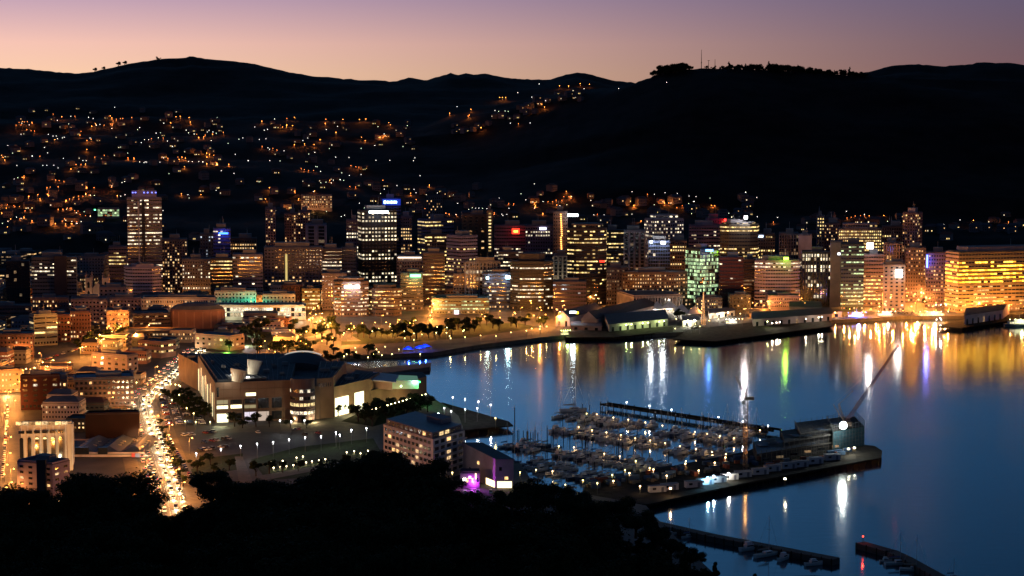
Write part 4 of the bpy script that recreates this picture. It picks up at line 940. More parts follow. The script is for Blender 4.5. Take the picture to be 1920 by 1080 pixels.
# ------------------------------------------------------------ the terminal under scaffolding, cranes
tb = empty('terminal_building', G(1540, 835), 0, 'long pier terminal being rebuilt, its end wrapped in blue scaffold netting', 'building')
ob_ = tb.location
def tl(pts, z=3): return [(G(*p, z).x - ob_.x, G(*p, z).y - ob_.y) for p in pts]
net = mat('scaffold_net', (.03, .075, .095), .8, .2, var=.35, scale=.5); stw = wallm((.1, .085, .08))
deckt = mat('timber_deck', (.05, .042, .035), .9, .1, var=.4, scale=.4); steel = wallm((.09, .08, .075)); concrete = wallm((.07, .065, .065))
# three stepped bays of open floors: columns, slabs, roof sheets and scaffold poles
def bay(nm, pts, floors, fh, rm_):
    q = tl(pts); r_ = MB()
    r_.prism(inset(q, .8), 0, floors * fh - .6, wallm((.03, .03, .035))); core = r_.build(nm, tb)
    m = MB()
    for f_ in range(1, floors + 1): m.prism(q, f_ * fh - .35, f_ * fh, concrete, top=rm_ if f_ == floors else deckt, bottom=True)
    m.build('floor_slabs', core)
    m = MB()
    for a, b_ in zip(q, q[1:] + q[:1]):
        a = Vector(a); b_ = Vector(b_); n = max(2, int((b_ - a).length / 4))
        for k in range(n):
            p = a + (b_ - a) * (k / n); m.tube((p.x, p.y, 0), (p.x, p.y, floors * fh + 1.6), .14, .14, steel, 4)
        for z in range(1, int(floors * fh + 2), 2): m.tube((a.x, a.y, z), (b_.x, b_.y, z), .06, .06, steel, 4)
    m.build('scaffold_poles', core); return core
rb1 = mat('roof_sheet_blue', (.035, .05, .075), .6, .3, var=.4, scale=.5); rb2 = mat('roof_sheet_pale', (.09, .08, .07), .8, .1, var=.5, scale=.4)
bay('lower_hall', [(1418, 872), (1530, 852), (1500, 832), (1412, 848)], 1, 6, rb1)
bay('middle_hall', [(1470, 860), (1580, 842), (1556, 824), (1462, 838)], 2, 4.6, rb2)
bay('upper_hall', [(1500, 852), (1600, 836), (1582, 818), (1490, 830)], 3, 3.9, rb2)
q = tl([(1562, 846), (1620, 835), (1602, 815), (1550, 826)]); m = MB(); m.prism(q, 0, 11, net, top=deckt); sc_ = m.build('scaffold_wrap', tb)
m = MB(); gp = wallm((.12, .12, .12))
for a, b_ in zip(q, q[1:] + q[:1]):
    a = Vector((*a, 0)); b_ = Vector((*b_, 0)); n = max(2, int((b_ - a).length / 2.6)); o_ = (a + b_) / 2; nn = Vector((b_ - a).yx.to_3d()) if False else Vector(((b_ - a).y, -(b_ - a).x, 0)).normalized() * .3
    for k in range(n + 1): p = a + (b_ - a) * (k / n) + nn; m.tube(p, p + Vector((0, 0, 14 + (k * 7 % 3) * .6)), .08, .08, gp, 4)
    for z in range(2, 15, 2): m.tube(a + nn + Vector((0, 0, z)), b_ + nn + Vector((0, 0, z)), .06, .06, gp, 4)
m.build('scaffold_poles', sc_)
rr_ = random.Random(4)
for k in range(9):
    c = tl([(1430 + k * 18, 862 - k * 3.2 + rr_.uniform(-8, 2))])[0]; m = MB(); m.box((c[0], c[1], 6.5 + k * .9), (rr_.uniform(5, 12), rr_.uniform(4, 9), .25), (rb1, rb2)[k % 2], .25 + rr_.uniform(-.1, .2)); m.build('roof_sheet', tb)
for k in range(6):
    c = tl([(1436 + k * 26, 870 - k * 5)])[0]; m = MB(); m.box((c[0], c[1] - .4, 2.6), (4, .3, 1.2), PAL['dim'][k % 3] if k % 2 else GLASS, .3); m.build('window', tb)
p = G(1581, 790, 20.5); m = MB(); m.ball((p.x - ob_.x, p.y - ob_.y, 15.2), 2.1, em('site_flood', (.92, 1, .95), 60, True), 10, 6); m.build('flood_lamp', tb)
light('site_flood_light', (p.x, p.y - 2, 19.5), 15000, (.9, 1, .95), 1.3)
cabm = [wallm((.4, .38, .38)), wallm((.28, .1, .1)), wallm((.3, .3, .34)), wallm((.5, .5, .5))]
cb = MB(); cb.box((0, 0, 1.3), (6, 2.4, 2.6), cabm[0]); rt = empty('site_cabin', (0, 0, 0), 0, 'site cabin', 'cabin', 'site cabins along the pier edge')
cb.build('wall', rt)
m = MB(); m.box((0, 0, 2.68), (6.2, 2.6, .16), wallm((.22, .22, .24))); m.build('roof', rt)
m = MB(); m.box((-1.4, -1.23, 1.5), (1.3, .06, .9), GLASS); m.build('window', rt); m = MB(); m.box((1.6, -1.23, 1.05), (.9, .06, 2), wallm((.12, .12, .14))); m.build('door', rt)
pc = Proto(rt)
for i, (px, py, lb) in enumerate([(1232, 926, 'grey site cabin nearest the shore end of the pier'), (1255, 922, 'second site cabin from the shore, orange lit doorway'), (1300, 917, 'site cabin with a cold blue white lamp on the pier edge'), (1322, 912, 'site cabin right beside the cabin with the blue white lamp'), (1345, 908, 'site cabin near the small square white lamp'), (1368, 903, 'site cabin left of the tall tower crane foot'), (1393, 898, 'long pale cabin right at the foot of the tower crane'), (1425, 893, 'pale cabin just right of the tower crane foot'), (1448, 887, 'dark red end cabin on the pier edge'), (1478, 882, 'white cabin standing proud on the pier edge'), (1500, 879, 'grey cabin right of the proud white one'), (1528, 873, 'small cabin with two dark windows towards the pier head'), (1560, 866, 'last site cabin before the scaffold wrapped end')]):
    p = G(px, py - 4, 3.04); o = pc.put(p, .35, (1.5, 1.2, 1.2), lb)
for px, py, c, e in ((1257, 916, (1, .6, .3), 1500), (1327, 896, (.3, .7, 1), 4500), (1338, 893, (.6, .85, 1), 3000), (1366, 888, (1, .95, .8), 3000), (1591, 842, (1, .95, .7), 2500), (1602, 840, (1, .95, .7), 1500), (1472, 898, (1, .9, .6), 500)):
    p = G(px, py, 6.5); r = empty('work_lamp', (p.x, p.y, 3), 0, 'work lamp on the pier edge, ' + {1257: 'orange one near the shore', 1327: 'bright blue white one', 1338: 'pale blue one right of the brightest', 1366: 'square white one', 1591: 'yellow one under the scaffold', 1602: 'small right one under the scaffold', 1472: 'faint one by the white cabin'}[px], 'lamp')
    m = MB(); m.tube((0, 0, 0), (0, 0, 3.3), .1, .1, timber); m.build('pole', r); m = MB(); m.box((0, 0, 3.6), (1.1, .5, .7), em('work_%.1f%.1f%.1f' % c, c, 14)); m.build('lamp_head', r); light('lamp_glow', (0, -2.5, 3.6), e, c, .4, r)
def lattice(m, a, b, w0, w1, n, mt, r=.12):
    a = Vector(a); b = Vector(b); d = (b - a).normalized(); u = d.cross(Vector((.1, .9, .2))).normalized(); v = d.cross(u)
    pr_ = None
    for k in range(n + 1):
        t = k / n; w = (w0 + (w1 - w0) * t) / 2; c = a + (b - a) * t
        q = [c + u * w + v * w, c - u * w + v * w, c - u * w - v * w, c + u * w - v * w]
        for i in range(4): m.tube(q[i], q[(i + 1) % 4], r * .7, r * .7, mt, 3)
        if pr_:
            for i in range(4):
                m.tube(pr_[i], q[i], r, r, mt, 4); m.tube(pr_[i], q[(i + 1) % 4], r * .7, r * .7, mt, 3)
        pr_ = q
ck = mat('crane_paint', (.16, .10, .07), .6, var=.2)
cr = empty('tower_crane', G(1397, 880), 0, 'tall tower crane with a short raised jib standing among the marina boats', 'crane')
zc = W(1400, 745, cr.location.y).z - 3
m = MB(); lattice(m, (0, 0, 0), (0, 0, zc), 2.0, 2.0, 22, ck, .22); m.build('mast', cr)
m = MB(); lattice(m, (0, 0, zc + 1), (-5.2, 1.5, zc + 11), 1.3, .6, 7, ck, .16); m.build('jib', cr)
m = MB(); m.box((1.8, -.5, zc - .5), (4.8, 2.6, 1.6), ck); m.tube((0, 0, zc), (.7, 0, zc + 9), .5, .2, ck); m.build('counterweight', cr)
m = MB(); m.box((-1.4, -1.2, zc - 2.4), (1.7, 1.7, 2.2), wallm((.2, .2, .2))); m.build('cab', cr)
for z in (zc * .25, zc * .47, zc * .56): light('mast_lamp_glow', (0, -2.5, z), 350, (1, .5, .15), .3, cr)
mc = empty('crawler_crane', G(1586, 838), 0, 'crawler crane with a very long red tipped lattice boom leaning right over the harbour', 'crane')
tip = W(1684, 648, mc.location.y + 55) - mc.location
m = MB(); m.box((0, 0, 13.6), (5, 6, 2.4), ck); m.build('cab', mc)
m = MB(); lattice(m, (0, 0, 14.5), tip, 1.7, .8, 30, mat('boom_red', (.12, .04, .035), .6), .12); m.build('boom', mc)
m = MB(); m.ball(tip, .7, em('tip_red', (1, .08, .04), 5)); m.build('beacon', mc)
m = MB(); m.tube((-1, 1, 14.5), (-7, 3, 24), .3, .2, ck); m.tube((-7, 3, 24), tip, .05, .05, ck, 3); m.build('back_stay', mc)
dc = empty('derrick', G(1579, 834), 0, 'small derrick with a thin upward arm left of the long red tipped boom', 'crane')
t1 = W(1573, 758, dc.location.y) - dc.location; t2 = W(1598, 734, dc.location.y + 6) - dc.location
m = MB(); lattice(m, (1.5, 0, 12), t1, .9, .7, 6, ck, .12); m.build('mast', dc); m = MB(); m.tube(t1, t2, .16, .1, ck, 4); m.ball(t2, .5, ck, 6, 4); m.tube(t1, t1 - Vector((.4, 0, 11)), .1, .1, ck, 4); m.build('arm', dc)
# strung light mast by the tents
sm_ = empty('strung_mast', G(1318, 612), 0, 'tall wharf crane mast strung with orange light chains', 'mast')
top = W(1321, 546, sm_.location.y) - sm_.location
m = MB(); lattice(m, (0, 0, 0), top, 2.6, .6, 9, ck, .15); m.build('mast', sm_)
m = MB(); og = em('string_orange', (1, .45, .15), 4)
for s_ in (-1, 0, 1):
    for k in range(26):
        p = Vector((s_ * 1.8 * (1 - k / 26), -1.4, 2 + (top.z - 2) * k / 26)); m.ball(p, .22, og, 5, 3)
m.build('light_chain', sm_)
m = MB(); lattice(m, (0, -1, 4), (-6, -9, -1), .5, .3, 5, ck, .1); m.build('gangway', sm_)

# ------------------------------------------------------------ boats
hullw = mat('hull_white', (.6, .57, .56), .4, .5, var=.05); hullb = mat('hull_blue', (.03, .05, .11), .4, .5); hullr = mat('hull_dark', (.10, .03, .03), .4, .5)
deckm = mat('boat_deck', (.38, .33, .27), .6); alum = mat('mast_alloy', (.45, .42, .38), .4, .5, metal=.3); cover = [mat('sail_cover_blue', (.03, .07, .2), .8), mat('sail_cover_tan', (.3, .22, .15), .8)]
def hull(L, B, Hh, m, hm, dm, sheer=.25, stern=.7):
    n = 12; rows = []
    for k in range(n + 1):
        t = k / n; x = -L / 2 + L * t
        w = B / 2 * (stern + (1 - stern) * math.sin(min(1, t / .45) * math.pi / 2)) if t < .45 else B / 2 * math.cos(((t - .45) / .55) ** 1.5 * math.pi / 2)
        w = max(w, .03); zt_ = Hh * (1 + sheer * (2 * t - .8) ** 2)
        rows.append([(x, -w, zt_), (x, -w * .75, Hh * .15), (x, -w * .2, -.25), (x, w * .2, -.25), (x, w * .75, Hh * .15), (x, w, zt_)])
    for a, b_ in zip(rows, rows[1:]):
        for i in range(5): m.face([a[i], a[i + 1], b_[i + 1], b_[i]], hm)
        m.face([a[0], b_[0], b_[5], a[5]], dm)
    m.face(rows[0][::-1], hm)
def yacht(hm, cv, L=10.5, mast=14., furl=True):
    mast *= .85
    r = empty('sailing_yacht', (0, 0, 0), 0, 'yacht', 'yacht')
    m = MB(); hull(L, L * .3, L * .1, m, hm, deckm); m.build('hull', r)
    m = MB(); z = L * .1; c = [(-L * .12, -L * .09), (L * .2, -L * .06), (L * .2, L * .06), (-L * .12, L * .09)]
    m.prism(c, z, z + .75, hullw); m.prism(inset(c, .9), z + .75, z + .85, hullw); cb_ = m.build('cabin', r)
    m = MB()
    for s_ in (-1, 1): m.face([(-L * .1, s_ * L * .0915, z + .25), (L * .16, s_ * L * .0665, z + .25), (L * .16, s_ * L * .0665, z + .55), (-L * .1, s_ * L * .0915, z + .55)], GLASS)
    m.build('window', cb_)
    m = MB(); m.tube((L * .08, 0, z), (L * .08, 0, z + mast), .10, .06, alum, 6); m.tube((L * .08, -1.1, z + mast * .62), (L * .08, 1.1, z + mast * .62), .07, .07, alum, 4); mm = m.build('mast', r)
    m = MB(); m.tube((L * .08, 0, z + 1.6), (-L * .38, 0, z + 1.75), .11, .1, alum); m.build('boom', r)
    m = MB(); m.tube((L * .05, 0, z + 1.95), (-L * .36, 0, z + 2.0), .3, .16, cv, 7); m.build('sail_cover', r)
    m = MB(); m.tube((L * .08, 0, z + mast), (L * .49, 0, z + .4), .035, .035, alum, 3); m.tube((L * .08, 0, z + mast), (-L * .48, 0, z + .2), .03, .03, alum, 3); m.build('rigging', r)
    return Proto(r)
def launch(hm, L=9.5, big=False):
    r = empty('motor_launch', (0, 0, 0), 0, 'launch', 'launch')
    m = MB(); hull(L, L * .34, L * .14, m, hm, deckm, .35, .85); m.build('hull', r)
    z = L * .13; c = [(-L * .22, -L * .13), (L * .18, -L * .10), (L * .18, L * .10), (-L * .22, L * .13)]
    m = MB(); m.prism(c, z, z + 1.5, hullw); m.prism([(x * .7 - .3, y * .8) for x, y in c], z + 1.5, z + 2.6, hullw); cb_ = m.build('cabin', r)
    m = MB()
    for s_ in (-1, 1): m.face([(-L * .2, s_ * (L * .13 + .02), z + .7), (L * .16, s_ * (L * .102 + .02), z + .7), (L * .16, s_ * (L * .102 + .02), z + 1.25), (-L * .2, s_ * (L * .13 + .02), z + 1.25)], GLASS)
    m.build('window', cb_)
    m = MB(); m.tube((-L * .1, 0, z + 2.6), (-L * .15, 0, z + 4.6), .06, .04, alum, 4); m.build('aerial', r)
    m = MB(); zz = z + .7
    for s_ in (-1, 1): m.tube((L * .2, s_ * L * .12, z + .9), (L * .47, 0, z + 1.2), .04, .04, alum, 3)
    m.build('rail', r)
    return Proto(r)
YP = [('white', yacht(hullw, cover[0])), ('white', yacht(hullw, cover[1], 12, 17)), ('dark blue', yacht(hullb, cover[0], 11, 15)), ('white', yacht(hullw, cover[0], 8.5, 11))]
LP = [('white', launch(hullw)), ('white', launch(hullw, 12)), ('dark', launch(hullb, 10))]
rb = random.Random(11)
pw = mat('pontoon_wood', (.14, .12, .10), .85)
def marina_row(a, b_, nm, gap0=0, side=(1, -1), skip=.14, step=5.4):
    P = G(*a, .5); Q = G(*b_, .5); d = Q - P; L = d.length; d /= L; nr = Vector((-d.y, d.x, 0)); rz = math.atan2(nr.y, nr.x)
    r = empty('pontoon', (P.x, P.y, 0), 0, 'floating pontoon, ' + nm, 'pontoon'); m = MB(); c = (Q - P) / 2; m.box((c.x, c.y, .25), (L, 2.2, .5), pw, math.atan2(d.y, d.x)); m.build('deck', r)
    for k in range(int(L / 10)):
        for s_ in side:
            e = d * (k * 10 + 5) ; m = MB(); m.box((e.x + nr.x * s_ * 5, e.y + nr.y * s_ * 5, .2), (.9, 9, .4), pw, math.atan2(d.y, d.x)); m.build('finger', r)
    n = int(L / step)
    for k in range(n):
        for s_ in side:
            if rb.random() < skip: continue
            if rb.random() < .68: hc, pr_ = rb.choice(YP); kind = 'yacht'
            else: hc, pr_ = rb.choice(LP); kind = 'launch'
            p = P + d * (k * step + 1.2 + rb.random()) + nr * s_ * (6.8 + rb.random() * .6)
            sidew = 'far side' if s_ > 0 else 'near side'
            th_ = 'left end' if k < n / 3 else ('right end' if k > 2 * n / 3 else 'middle')
            pr_.put((p.x, p.y, 0), rz + (math.pi if (s_ > 0) == (rb.random() < .75) else 0), rb.uniform(.88, 1.12), '%s %s, %s of the %s, %s' % (hc, kind, sidew, nm, th_), 'boats on the %s' % nm)
marina_row((1060, 779), (1225, 803), 'farthest marina row')
marina_row((1248, 809), (1400, 832), 'farther right marina row')
marina_row((1056, 805), (1245, 838), 'second marina row')
marina_row((1262, 842), (1392, 862), 'right hand middle row')
marina_row((960, 833), (1040, 846), 'short stub row at the marina entrance')
marina_row((1062, 850), (1255, 882), 'third marina row')
marina_row((978, 868), (1150, 903), 'nearest marina row')
marina_row((1345, 801), (1436, 813), 'short row by the lattice walkway')
for k in range(60):            # mooring piles
    if k == 0:
        r = empty('mooring_pile', (0, 0, 0), 0, 'dark timber mooring pile standing in the marina water', 'pile', 'mooring piles in the marina'); m = MB(); m.tube((0, 0, -2), (0, 0, 5.2), .28, .25, timber); m.build('post', r); m = MB(); m.tube((0, 0, 5.2), (0, 0, 5.9), .3, .05, hullw); m.build('cap', r); pm = Proto(r)
    t = rb.random(); rw = rb.choice([((1062, 768), (1290, 796)), ((1055, 794), (1392, 850)), ((1050, 824), (1262, 864)), ((960, 822), (1050, 834)), ((970, 858), (1150, 890))])
    px = rw[0][0] + (rw[1][0] - rw[0][0]) * t; py = rw[0][1] + (rw[1][1] - rw[0][1]) * t
    pm.put(G(px, py, 0))
for px, py in ((962, 845), (1003, 843), (1026, 838), (1037, 840), (965, 798)): pm.put(G(px, py, 0), 0, (1.2, 1.2, 2.2), 'tall dark mooring pile left of the marina rows', 'tall mooring piles left of the marina')
for px, py, pr_, rz, s_, lb in ((1405, 1032, LP[0][1], .5, 1.05, 'small white launch beside the long breakwater'), (1438, 1043, YP[1][1], .6, 1.15, 'white yacht with a tall mast beside the long breakwater'), (1470, 1050, LP[0][1], .9, .9, 'white open launch right of the tall masted yacht'), (1526, 1060, LP[1][1], .35, .7, 'little white and blue boat near the breakwater end'), (1255, 1003, YP[0][1], .4, .8, 'yacht half hidden by the foreground trees, left mast'), (1291, 1008, YP[3][1], .6, .9, 'yacht half hidden by the foreground trees, right mast'), (1684, 1059, YP[0][1], .2, 1.15, 'blue covered yacht with tall mast near the second breakwater'), (1661, 1054, LP[0][1], .1, .6, 'tiny white dinghy left of the blue covered yacht'), (1714, 1071, YP[1][1], -.1, 1.0, 'white yacht closest to the bottom right corner'), (1075, 772, YP[1][1], .2, 1.5, 'tallest masted yacht at the far end of the marina'), (1786, 1084, YP[3][1], .2, .8, 'yacht mostly below the bottom edge at right')):
    pr_.put(G(px, py, 0), rz, s_, lb, 'boats')
# blue lit excursion boat and moored ships at the city wharves
def ship(label, px, py, L, rz, c, e, hm=hullw):
    r = empty('harbour_ferry', G(px, py, 0), rz, label, 'ferry'); m = MB(); hull(L, L * .22, 2.4, m, hm, deckm, .15, .8); m.build('hull', r)
    m = MB(); m.box((-L * .06, 0, 3.5), (L * .6, L * .16, 2.4), hullw); m.box((-L * .02, 0, 5.6), (L * .36, L * .13, 1.9), hullw); cbn = m.build('cabin', r)
    m = MB(); w = L * .08 + .05
    for k in range(8):
        for s_ in (-1, 1): x = -L * .33 + k * L * .07; m.face([(x, s_ * w, 3.2), (x + L * .045, s_ * w, 3.2), (x + L * .045, s_ * w, 4.1), (x, s_ * w, 4.1)], PAL['white'][0])
    m.build('window', cbn); m = MB(); m.tube((0, 0, 6.5), (-.6, 0, 11), .15, .08, alum); m.build('mast', r)
    m = MB()
    for k in range(5): m.ball((-L * .35 + k * L * .17, -L * .1, 6.9), .35, em('ship_%.1f%.1f%.1f' % c, c, 12), 6, 4)
    m.build('deck_lamp', r); light('ship_glow', (0, -6, 6), e, c, 1, r); return r
ship('boat covered in deep blue lights at the quay', 1606, 599, 26, .15, (.05, .12, 1), 42000)
ship('small white ferry moored left of the orange quay', 1662, 597, 24, .1, (1, .85, .6), 3000)
ship('long grey moored vessel under the orange square', 1750, 597, 40, .05, (1, .75, .4), 4000, hullb)
ship('tug at the dark outer wharf', 1372, 612, 20, .4, (1, .9, .7), 2500, hullr)
ship('small boat with yellow lamp just off the promenade', 1060, 634, 12, .3, (.8, 1, .3), 1600)
ship('dark vessel with pale lamps at the right picture edge', 1912, 612, 30, .1, (.9, 1, .5), 3500, hullb)
for i, (px, py) in enumerate(((786, 658), (797, 655), (765, 660))):
    r = empty('blue_marquee', G(px, py), .2, ('small blue lit marquee at the lagoon mouth, ' + ('left of the brightest', 'nearest the water', 'leftmost of the three')[i]), 'marquee'); m = MB(); q4 = [(-5, -3, 2.4), (5, -3, 2.4), (5, 3, 2.4), (-5, 3, 2.4)]
    for k in range(4): m.face([q4[k], q4[(k + 1) % 4], (0, 0, 5)], mat('blue_cloth', (.05, .12, .6), .7))
    m.build('roof', r); m = MB()
    for q in q4: m.tube((q[0], q[1], 0), q, .1, .1, alum, 4)
    m.build('poles', r); light('marquee_light', (0, -4, 3), 3000, (.03, .1, 1), .4, r)
# ------------------------------------------------------------ roads, parks, car parks
road = mat('road_asphalt', (.035, .035, .035), .7, .35, var=.3, scale=.25); pave = mat('paving', (.10, .085, .07), .85, var=.25, scale=.3); grass_m = mat('park_grass', (.022, .035, .012), .95, .1, var=.4, scale=.4)
paint = mat('road_paint', (.7, .7, .66), .7, var=.1)
def strip(name, line, width, z, m_, kerb=0, kind='structure'):
    pts = [G(*p) for p in line]; Ls = []; Rs = []
    sm = []
    for i in range(len(pts) - 1):
        p0 = pts[max(0, i - 1)]; p1 = pts[i]; p2 = pts[i + 1]; p3 = pts[min(len(pts) - 1, i + 2)]
        for k in range(8):
            t = k / 8; sm.append(.5 * ((2 * p1) + (p2 - p0) * t + (2 * p0 - 5 * p1 + 4 * p2 - p3) * t * t + (3 * p1 - p0 - 3 * p2 + p3) * t ** 3))
    sm.append(pts[-1])
    for i, p in enumerate(sm):
        d = (sm[min(i + 1, len(sm) - 1)] - sm[max(i - 1, 0)]); d = Vector((d.x, d.y)).normalized(); n = Vector((-d.y, d.x))
        Ls.append((p.x + n.x * width / 2, p.y + n.y * width / 2, z)); Rs.append((p.x - n.x * width / 2, p.y - n.y * width / 2, z))
    m = MB()
    for i in range(len(sm) - 1):
        m.face([Rs[i], Rs[i + 1], Ls[i + 1], Ls[i]], m_)
        if kerb:
            for E in (Ls, Rs): m.face([(E[i][0], E[i][1], 3), (E[i + 1][0], E[i + 1][1], 3), E[i + 1], E[i]], m_)
    tag(m.build(name), kind=kind); return sm
def patch(name, pts, z, m_, kind='structure', step=0):
    P = [G(*p) for p in pts]; q = [(p.x, p.y) for p in P]
    if area(q) < 0: q = q[::-1]
    m = MB()
    if step: m.prism(q, 2.9, z, m_)
    else: m.face([(x, y, z) for x, y in q], m_)
    tag(m.build(name), kind=kind)
BUSY = [(322, 975), (312, 930), (296, 880), (280, 830), (266, 785), (259, 757), (266, 742), (290, 722), (318, 698), (342, 676), (372, 654)]
strip('pavement', BUSY, 34, 3.12, pave, kerb=1)
busy = strip('road', BUSY, 19, 3.13, road)
m = MB()
for i in range(2, len(busy) - 2):
    p = busy[i]; d = busy[i + 1] - busy[i - 1]; n = Vector((-d.y, d.x, 0)).normalized()
    for o_ in (-4.6, 0, 4.6):
        if o_ and i % 2: continue
        m.box((p.x + n.x * o_, p.y + n.y * o_, 3.137), (5.5 if o_ == 0 else 3, .16, .006), paint, math.atan2(d.y, d.x))
tag(m.build('road_markings'), kind='structure')
strip('quay_road', [(560, 640), (640, 622), (720, 610), (830, 602), (930, 600), (1010, 610), (1040, 622)], 15, 3.13, road)
strip('side_street', [(0, 940), (12, 860), (15, 780), (22, 730), (60, 690), (110, 664), (170, 645), (215, 622), (232, 600), (226, 575)], 20, 3.134, road)
strip('cross_street', [(60, 690), (150, 672), (250, 700)], 12, 3.126, road)
strip('civic_street', [(660, 640), (610, 610), (590, 590), (585, 560)], 16, 3.126, road)
strip('north_street', [(1560, 590), (1680, 583), (1780, 588), (1925, 584)], 34, 3.126, road)
strip('square_street', [(1705, 590), (1708, 560), (1712, 530)], 34, 3.122, pave)
patch('car_park', [(345, 850), (700, 858), (716, 800), (560, 796), (400, 800), (330, 812)], 3.02, road)
patch('museum_car_park', [(312, 800), (395, 796), (352, 736), (300, 736)], 3.024, road)
patch('park_grass', [(470, 862), (560, 838), (700, 822), (716, 850), (700, 890), (500, 900)], 3.05, grass_m)
patch('park_lawn', [(330, 900), (450, 880), (456, 850), (392, 858)], 3.05, grass_m)
patch('park_path', [(448, 905), (475, 905), (455, 856), (440, 856)], 3.06, pave)
patch('promenade', [(400, 812), (712, 806), (712, 796), (560, 794), (402, 798)], 3.055, pave)
patch('parkside_path', [(480, 893), (640, 866), (700, 862), (700, 868), (640, 873), (485, 903)], 3.066, pave)
patch('point_forecourt', [(826, 756), (868, 772), (862, 800), (700, 800), (716, 776), (792, 745)], 3.03, pave)
patch('esplanade', [(640, 655), (900, 640), (1010, 626), (1040, 615), (1030, 612), (880, 634), (740, 644), (640, 648)], 3.03, pave)
patch('waterfront_dark_patch', [(640, 647), (740, 643), (880, 633), (1030, 611), (1000, 606), (930, 606), (830, 609), (720, 618), (640, 631)], 3.035, grass_m)  # grass-coloured sheet added to darken the lamp-lit quay ground
patch('civic_dark_patch', [(440, 655), (560, 655), (600, 640), (620, 628), (590, 615), (470, 618)], 3.035, grass_m)  # another grass-coloured sheet, added so the bare civic ground stays dark
# ------------------------------------------------------------ street lamps
def lamp_proto(c, es, energy, kind, h=9, arm=1.6, nm='street_lamp'):
    r = empty(nm, (0, 0, 0), 0, 'lamp', nm.replace('_', ' '))
    pm_ = wallm((.12, .12, .12))
    m = MB(); m.tube((0, 0, 0), (0, 0, h), .14, .08, pm_, 6)
    if arm: m.tube((0, 0, h), (arm, 0, h + .35), .07, .06, pm_, 5)
    m.build('pole', r)
    m = MB()
    if kind == 'globe': m.ball((0, 0, h + .4), .36, em('bulb_%.2f%.2f%.2f_%.0f' % (*c, es), c, es), 8, 5)
    else:
        m.box((arm, 0, h + .42), (1.2, .5, .16), pm_); m.ball((arm, 0, h + .28), .42, em('bulb_%.2f%.2f%.2f_%.0f' % (*c, es), c, es), 8, 5, .6)
    m.build('lamp_head', r)
    l = bpy.data.lights.new('lamp_light', 'POINT'); l.energy = energy
    l.color = c if c[1] > .6 else (1, .335, .055); l.shadow_soft_size = .25
    o = bpy.data.objects.new('lamp_light', l); col.objects.link(o); o.location = (arm, -.3, h - .5); o.parent = r
    return Proto(r)
ORC = (1, .42, .09); YEC = (1, .78, .28); WHC = (.95, .97, 1)
LO = lamp_proto((1, .36, .07), 14, 15000, 'arm')
LOX = lamp_proto((1, .45, .12), 26, 50000, 'arm', 10, 2)
LY = lamp_proto((1, .78, .28), 10, 300, 'globe', 6, 0, 'globe_lamp')
LW = lamp_proto(WHC, 14, 700, 'globe', 8, 0, 'globe_lamp')
LG = lamp_proto((1, .80, .45), 10, 160, 'globe', 1.3, 0, 'path_lamp')
LP_ = lamp_proto((1, .62, .28), 9, 320, 'globe', 2.6, 0, 'pontoon_lamp')
def lamps(proto, heads, hz, label, group, rz=0):
    for px, py in heads:
        p = G(px, py, hz + 3); proto.put((p.x, p.y, 3), rz if rz is not None else rb.uniform(0, 6.3), 1, label, group)
lamps(LW, [(571, 788), (659, 806), (630, 811), (602, 818), (572, 820), (542, 824), (512, 829), (482, 832), (451, 836), (414, 842), (368, 850), (687, 803), (525, 788), (546, 790)], 8.4, 'white globe lamp on a post along the museum car park', 'white lamps round the museum car park')
lamps(LW, [(849, 745), (872, 748), (897, 753), (920, 759), (872, 767), (895, 765), (846, 771), (822, 775), (796, 778), (833, 765)], 8.4, 'white lamp on the wharf point below the sea terrace', 'lamps on the wharf point')
lamps(LY, [(929, 782), (848, 884)], 7, 'single bright yellow lamp at a wharf end', 'wharf end lamps')
lamps(LW, [(637, 823)], 6, 'brightest greenish white lamp in the park', 'park flood lamp')
lamps(LG, [(513, 877), (525, 875), (537, 874), (550, 872), (562, 869), (574, 867), (585, 865), (598, 863), (610, 861), (508, 866), (530, 864), (556, 858), (568, 856), (650, 848), (664, 846), (676, 850), (690, 845)], 1.7, 'small low path lamp in the grass park', 'path lamps in the park')
lamps(LY, [(930, 630), (958, 623), (987, 620), (1013, 612), (997, 616), (820, 613), (797, 616), (818, 624), (843, 630), (845, 634), (868, 621), (872, 632), (901, 629), (758, 621), (759, 634), (776, 625), (776, 637), (791, 627), (731, 612), (738, 616), (735, 620), (792, 612), (838, 614), (845, 614), (837, 624), (870, 619), (1012, 617), (1025, 612), (1061, 594), (710, 616), (698, 621)], 6.4, 'yellow globe lamp along the tree lined waterfront promenade', 'promenade lamps')
lamps(LO, [(655, 607), (676, 606), (700, 605), (745, 600), (765, 606), (773, 598), (872, 596), (900, 590), (934, 584), (961, 586), (976, 577), (1010, 577), (1012, 582), (1040, 580), (1055, 573), (998, 592), (1020, 590), (934, 596), (985, 592), (1046, 594), (715, 592), (728, 608), (660, 612), (600, 596), (605, 606), (590, 604), (583, 598), (612, 614), (578, 588), (803, 575), (806, 582), (808, 566), (800, 560)], 9, 'orange lamp on the quay road in front of the offices', 'orange lamps on the quay road')
lamps(LOX, [(596, 602), (588, 590), (610, 610), (805, 586), (808, 570), (660, 615), (806, 598), (650, 618), (720, 605), (775, 601), (835, 598), (905, 594), (962, 588), (1008, 596), (1046, 585), (575, 600), (584, 580), (592, 574), (600, 588), (604, 600), (615, 606), (582, 596), (803, 592), (812, 580), (570, 622), (640, 625)], 10, 'very bright orange lamp in a gap between the office towers', 'bright orange street gaps')
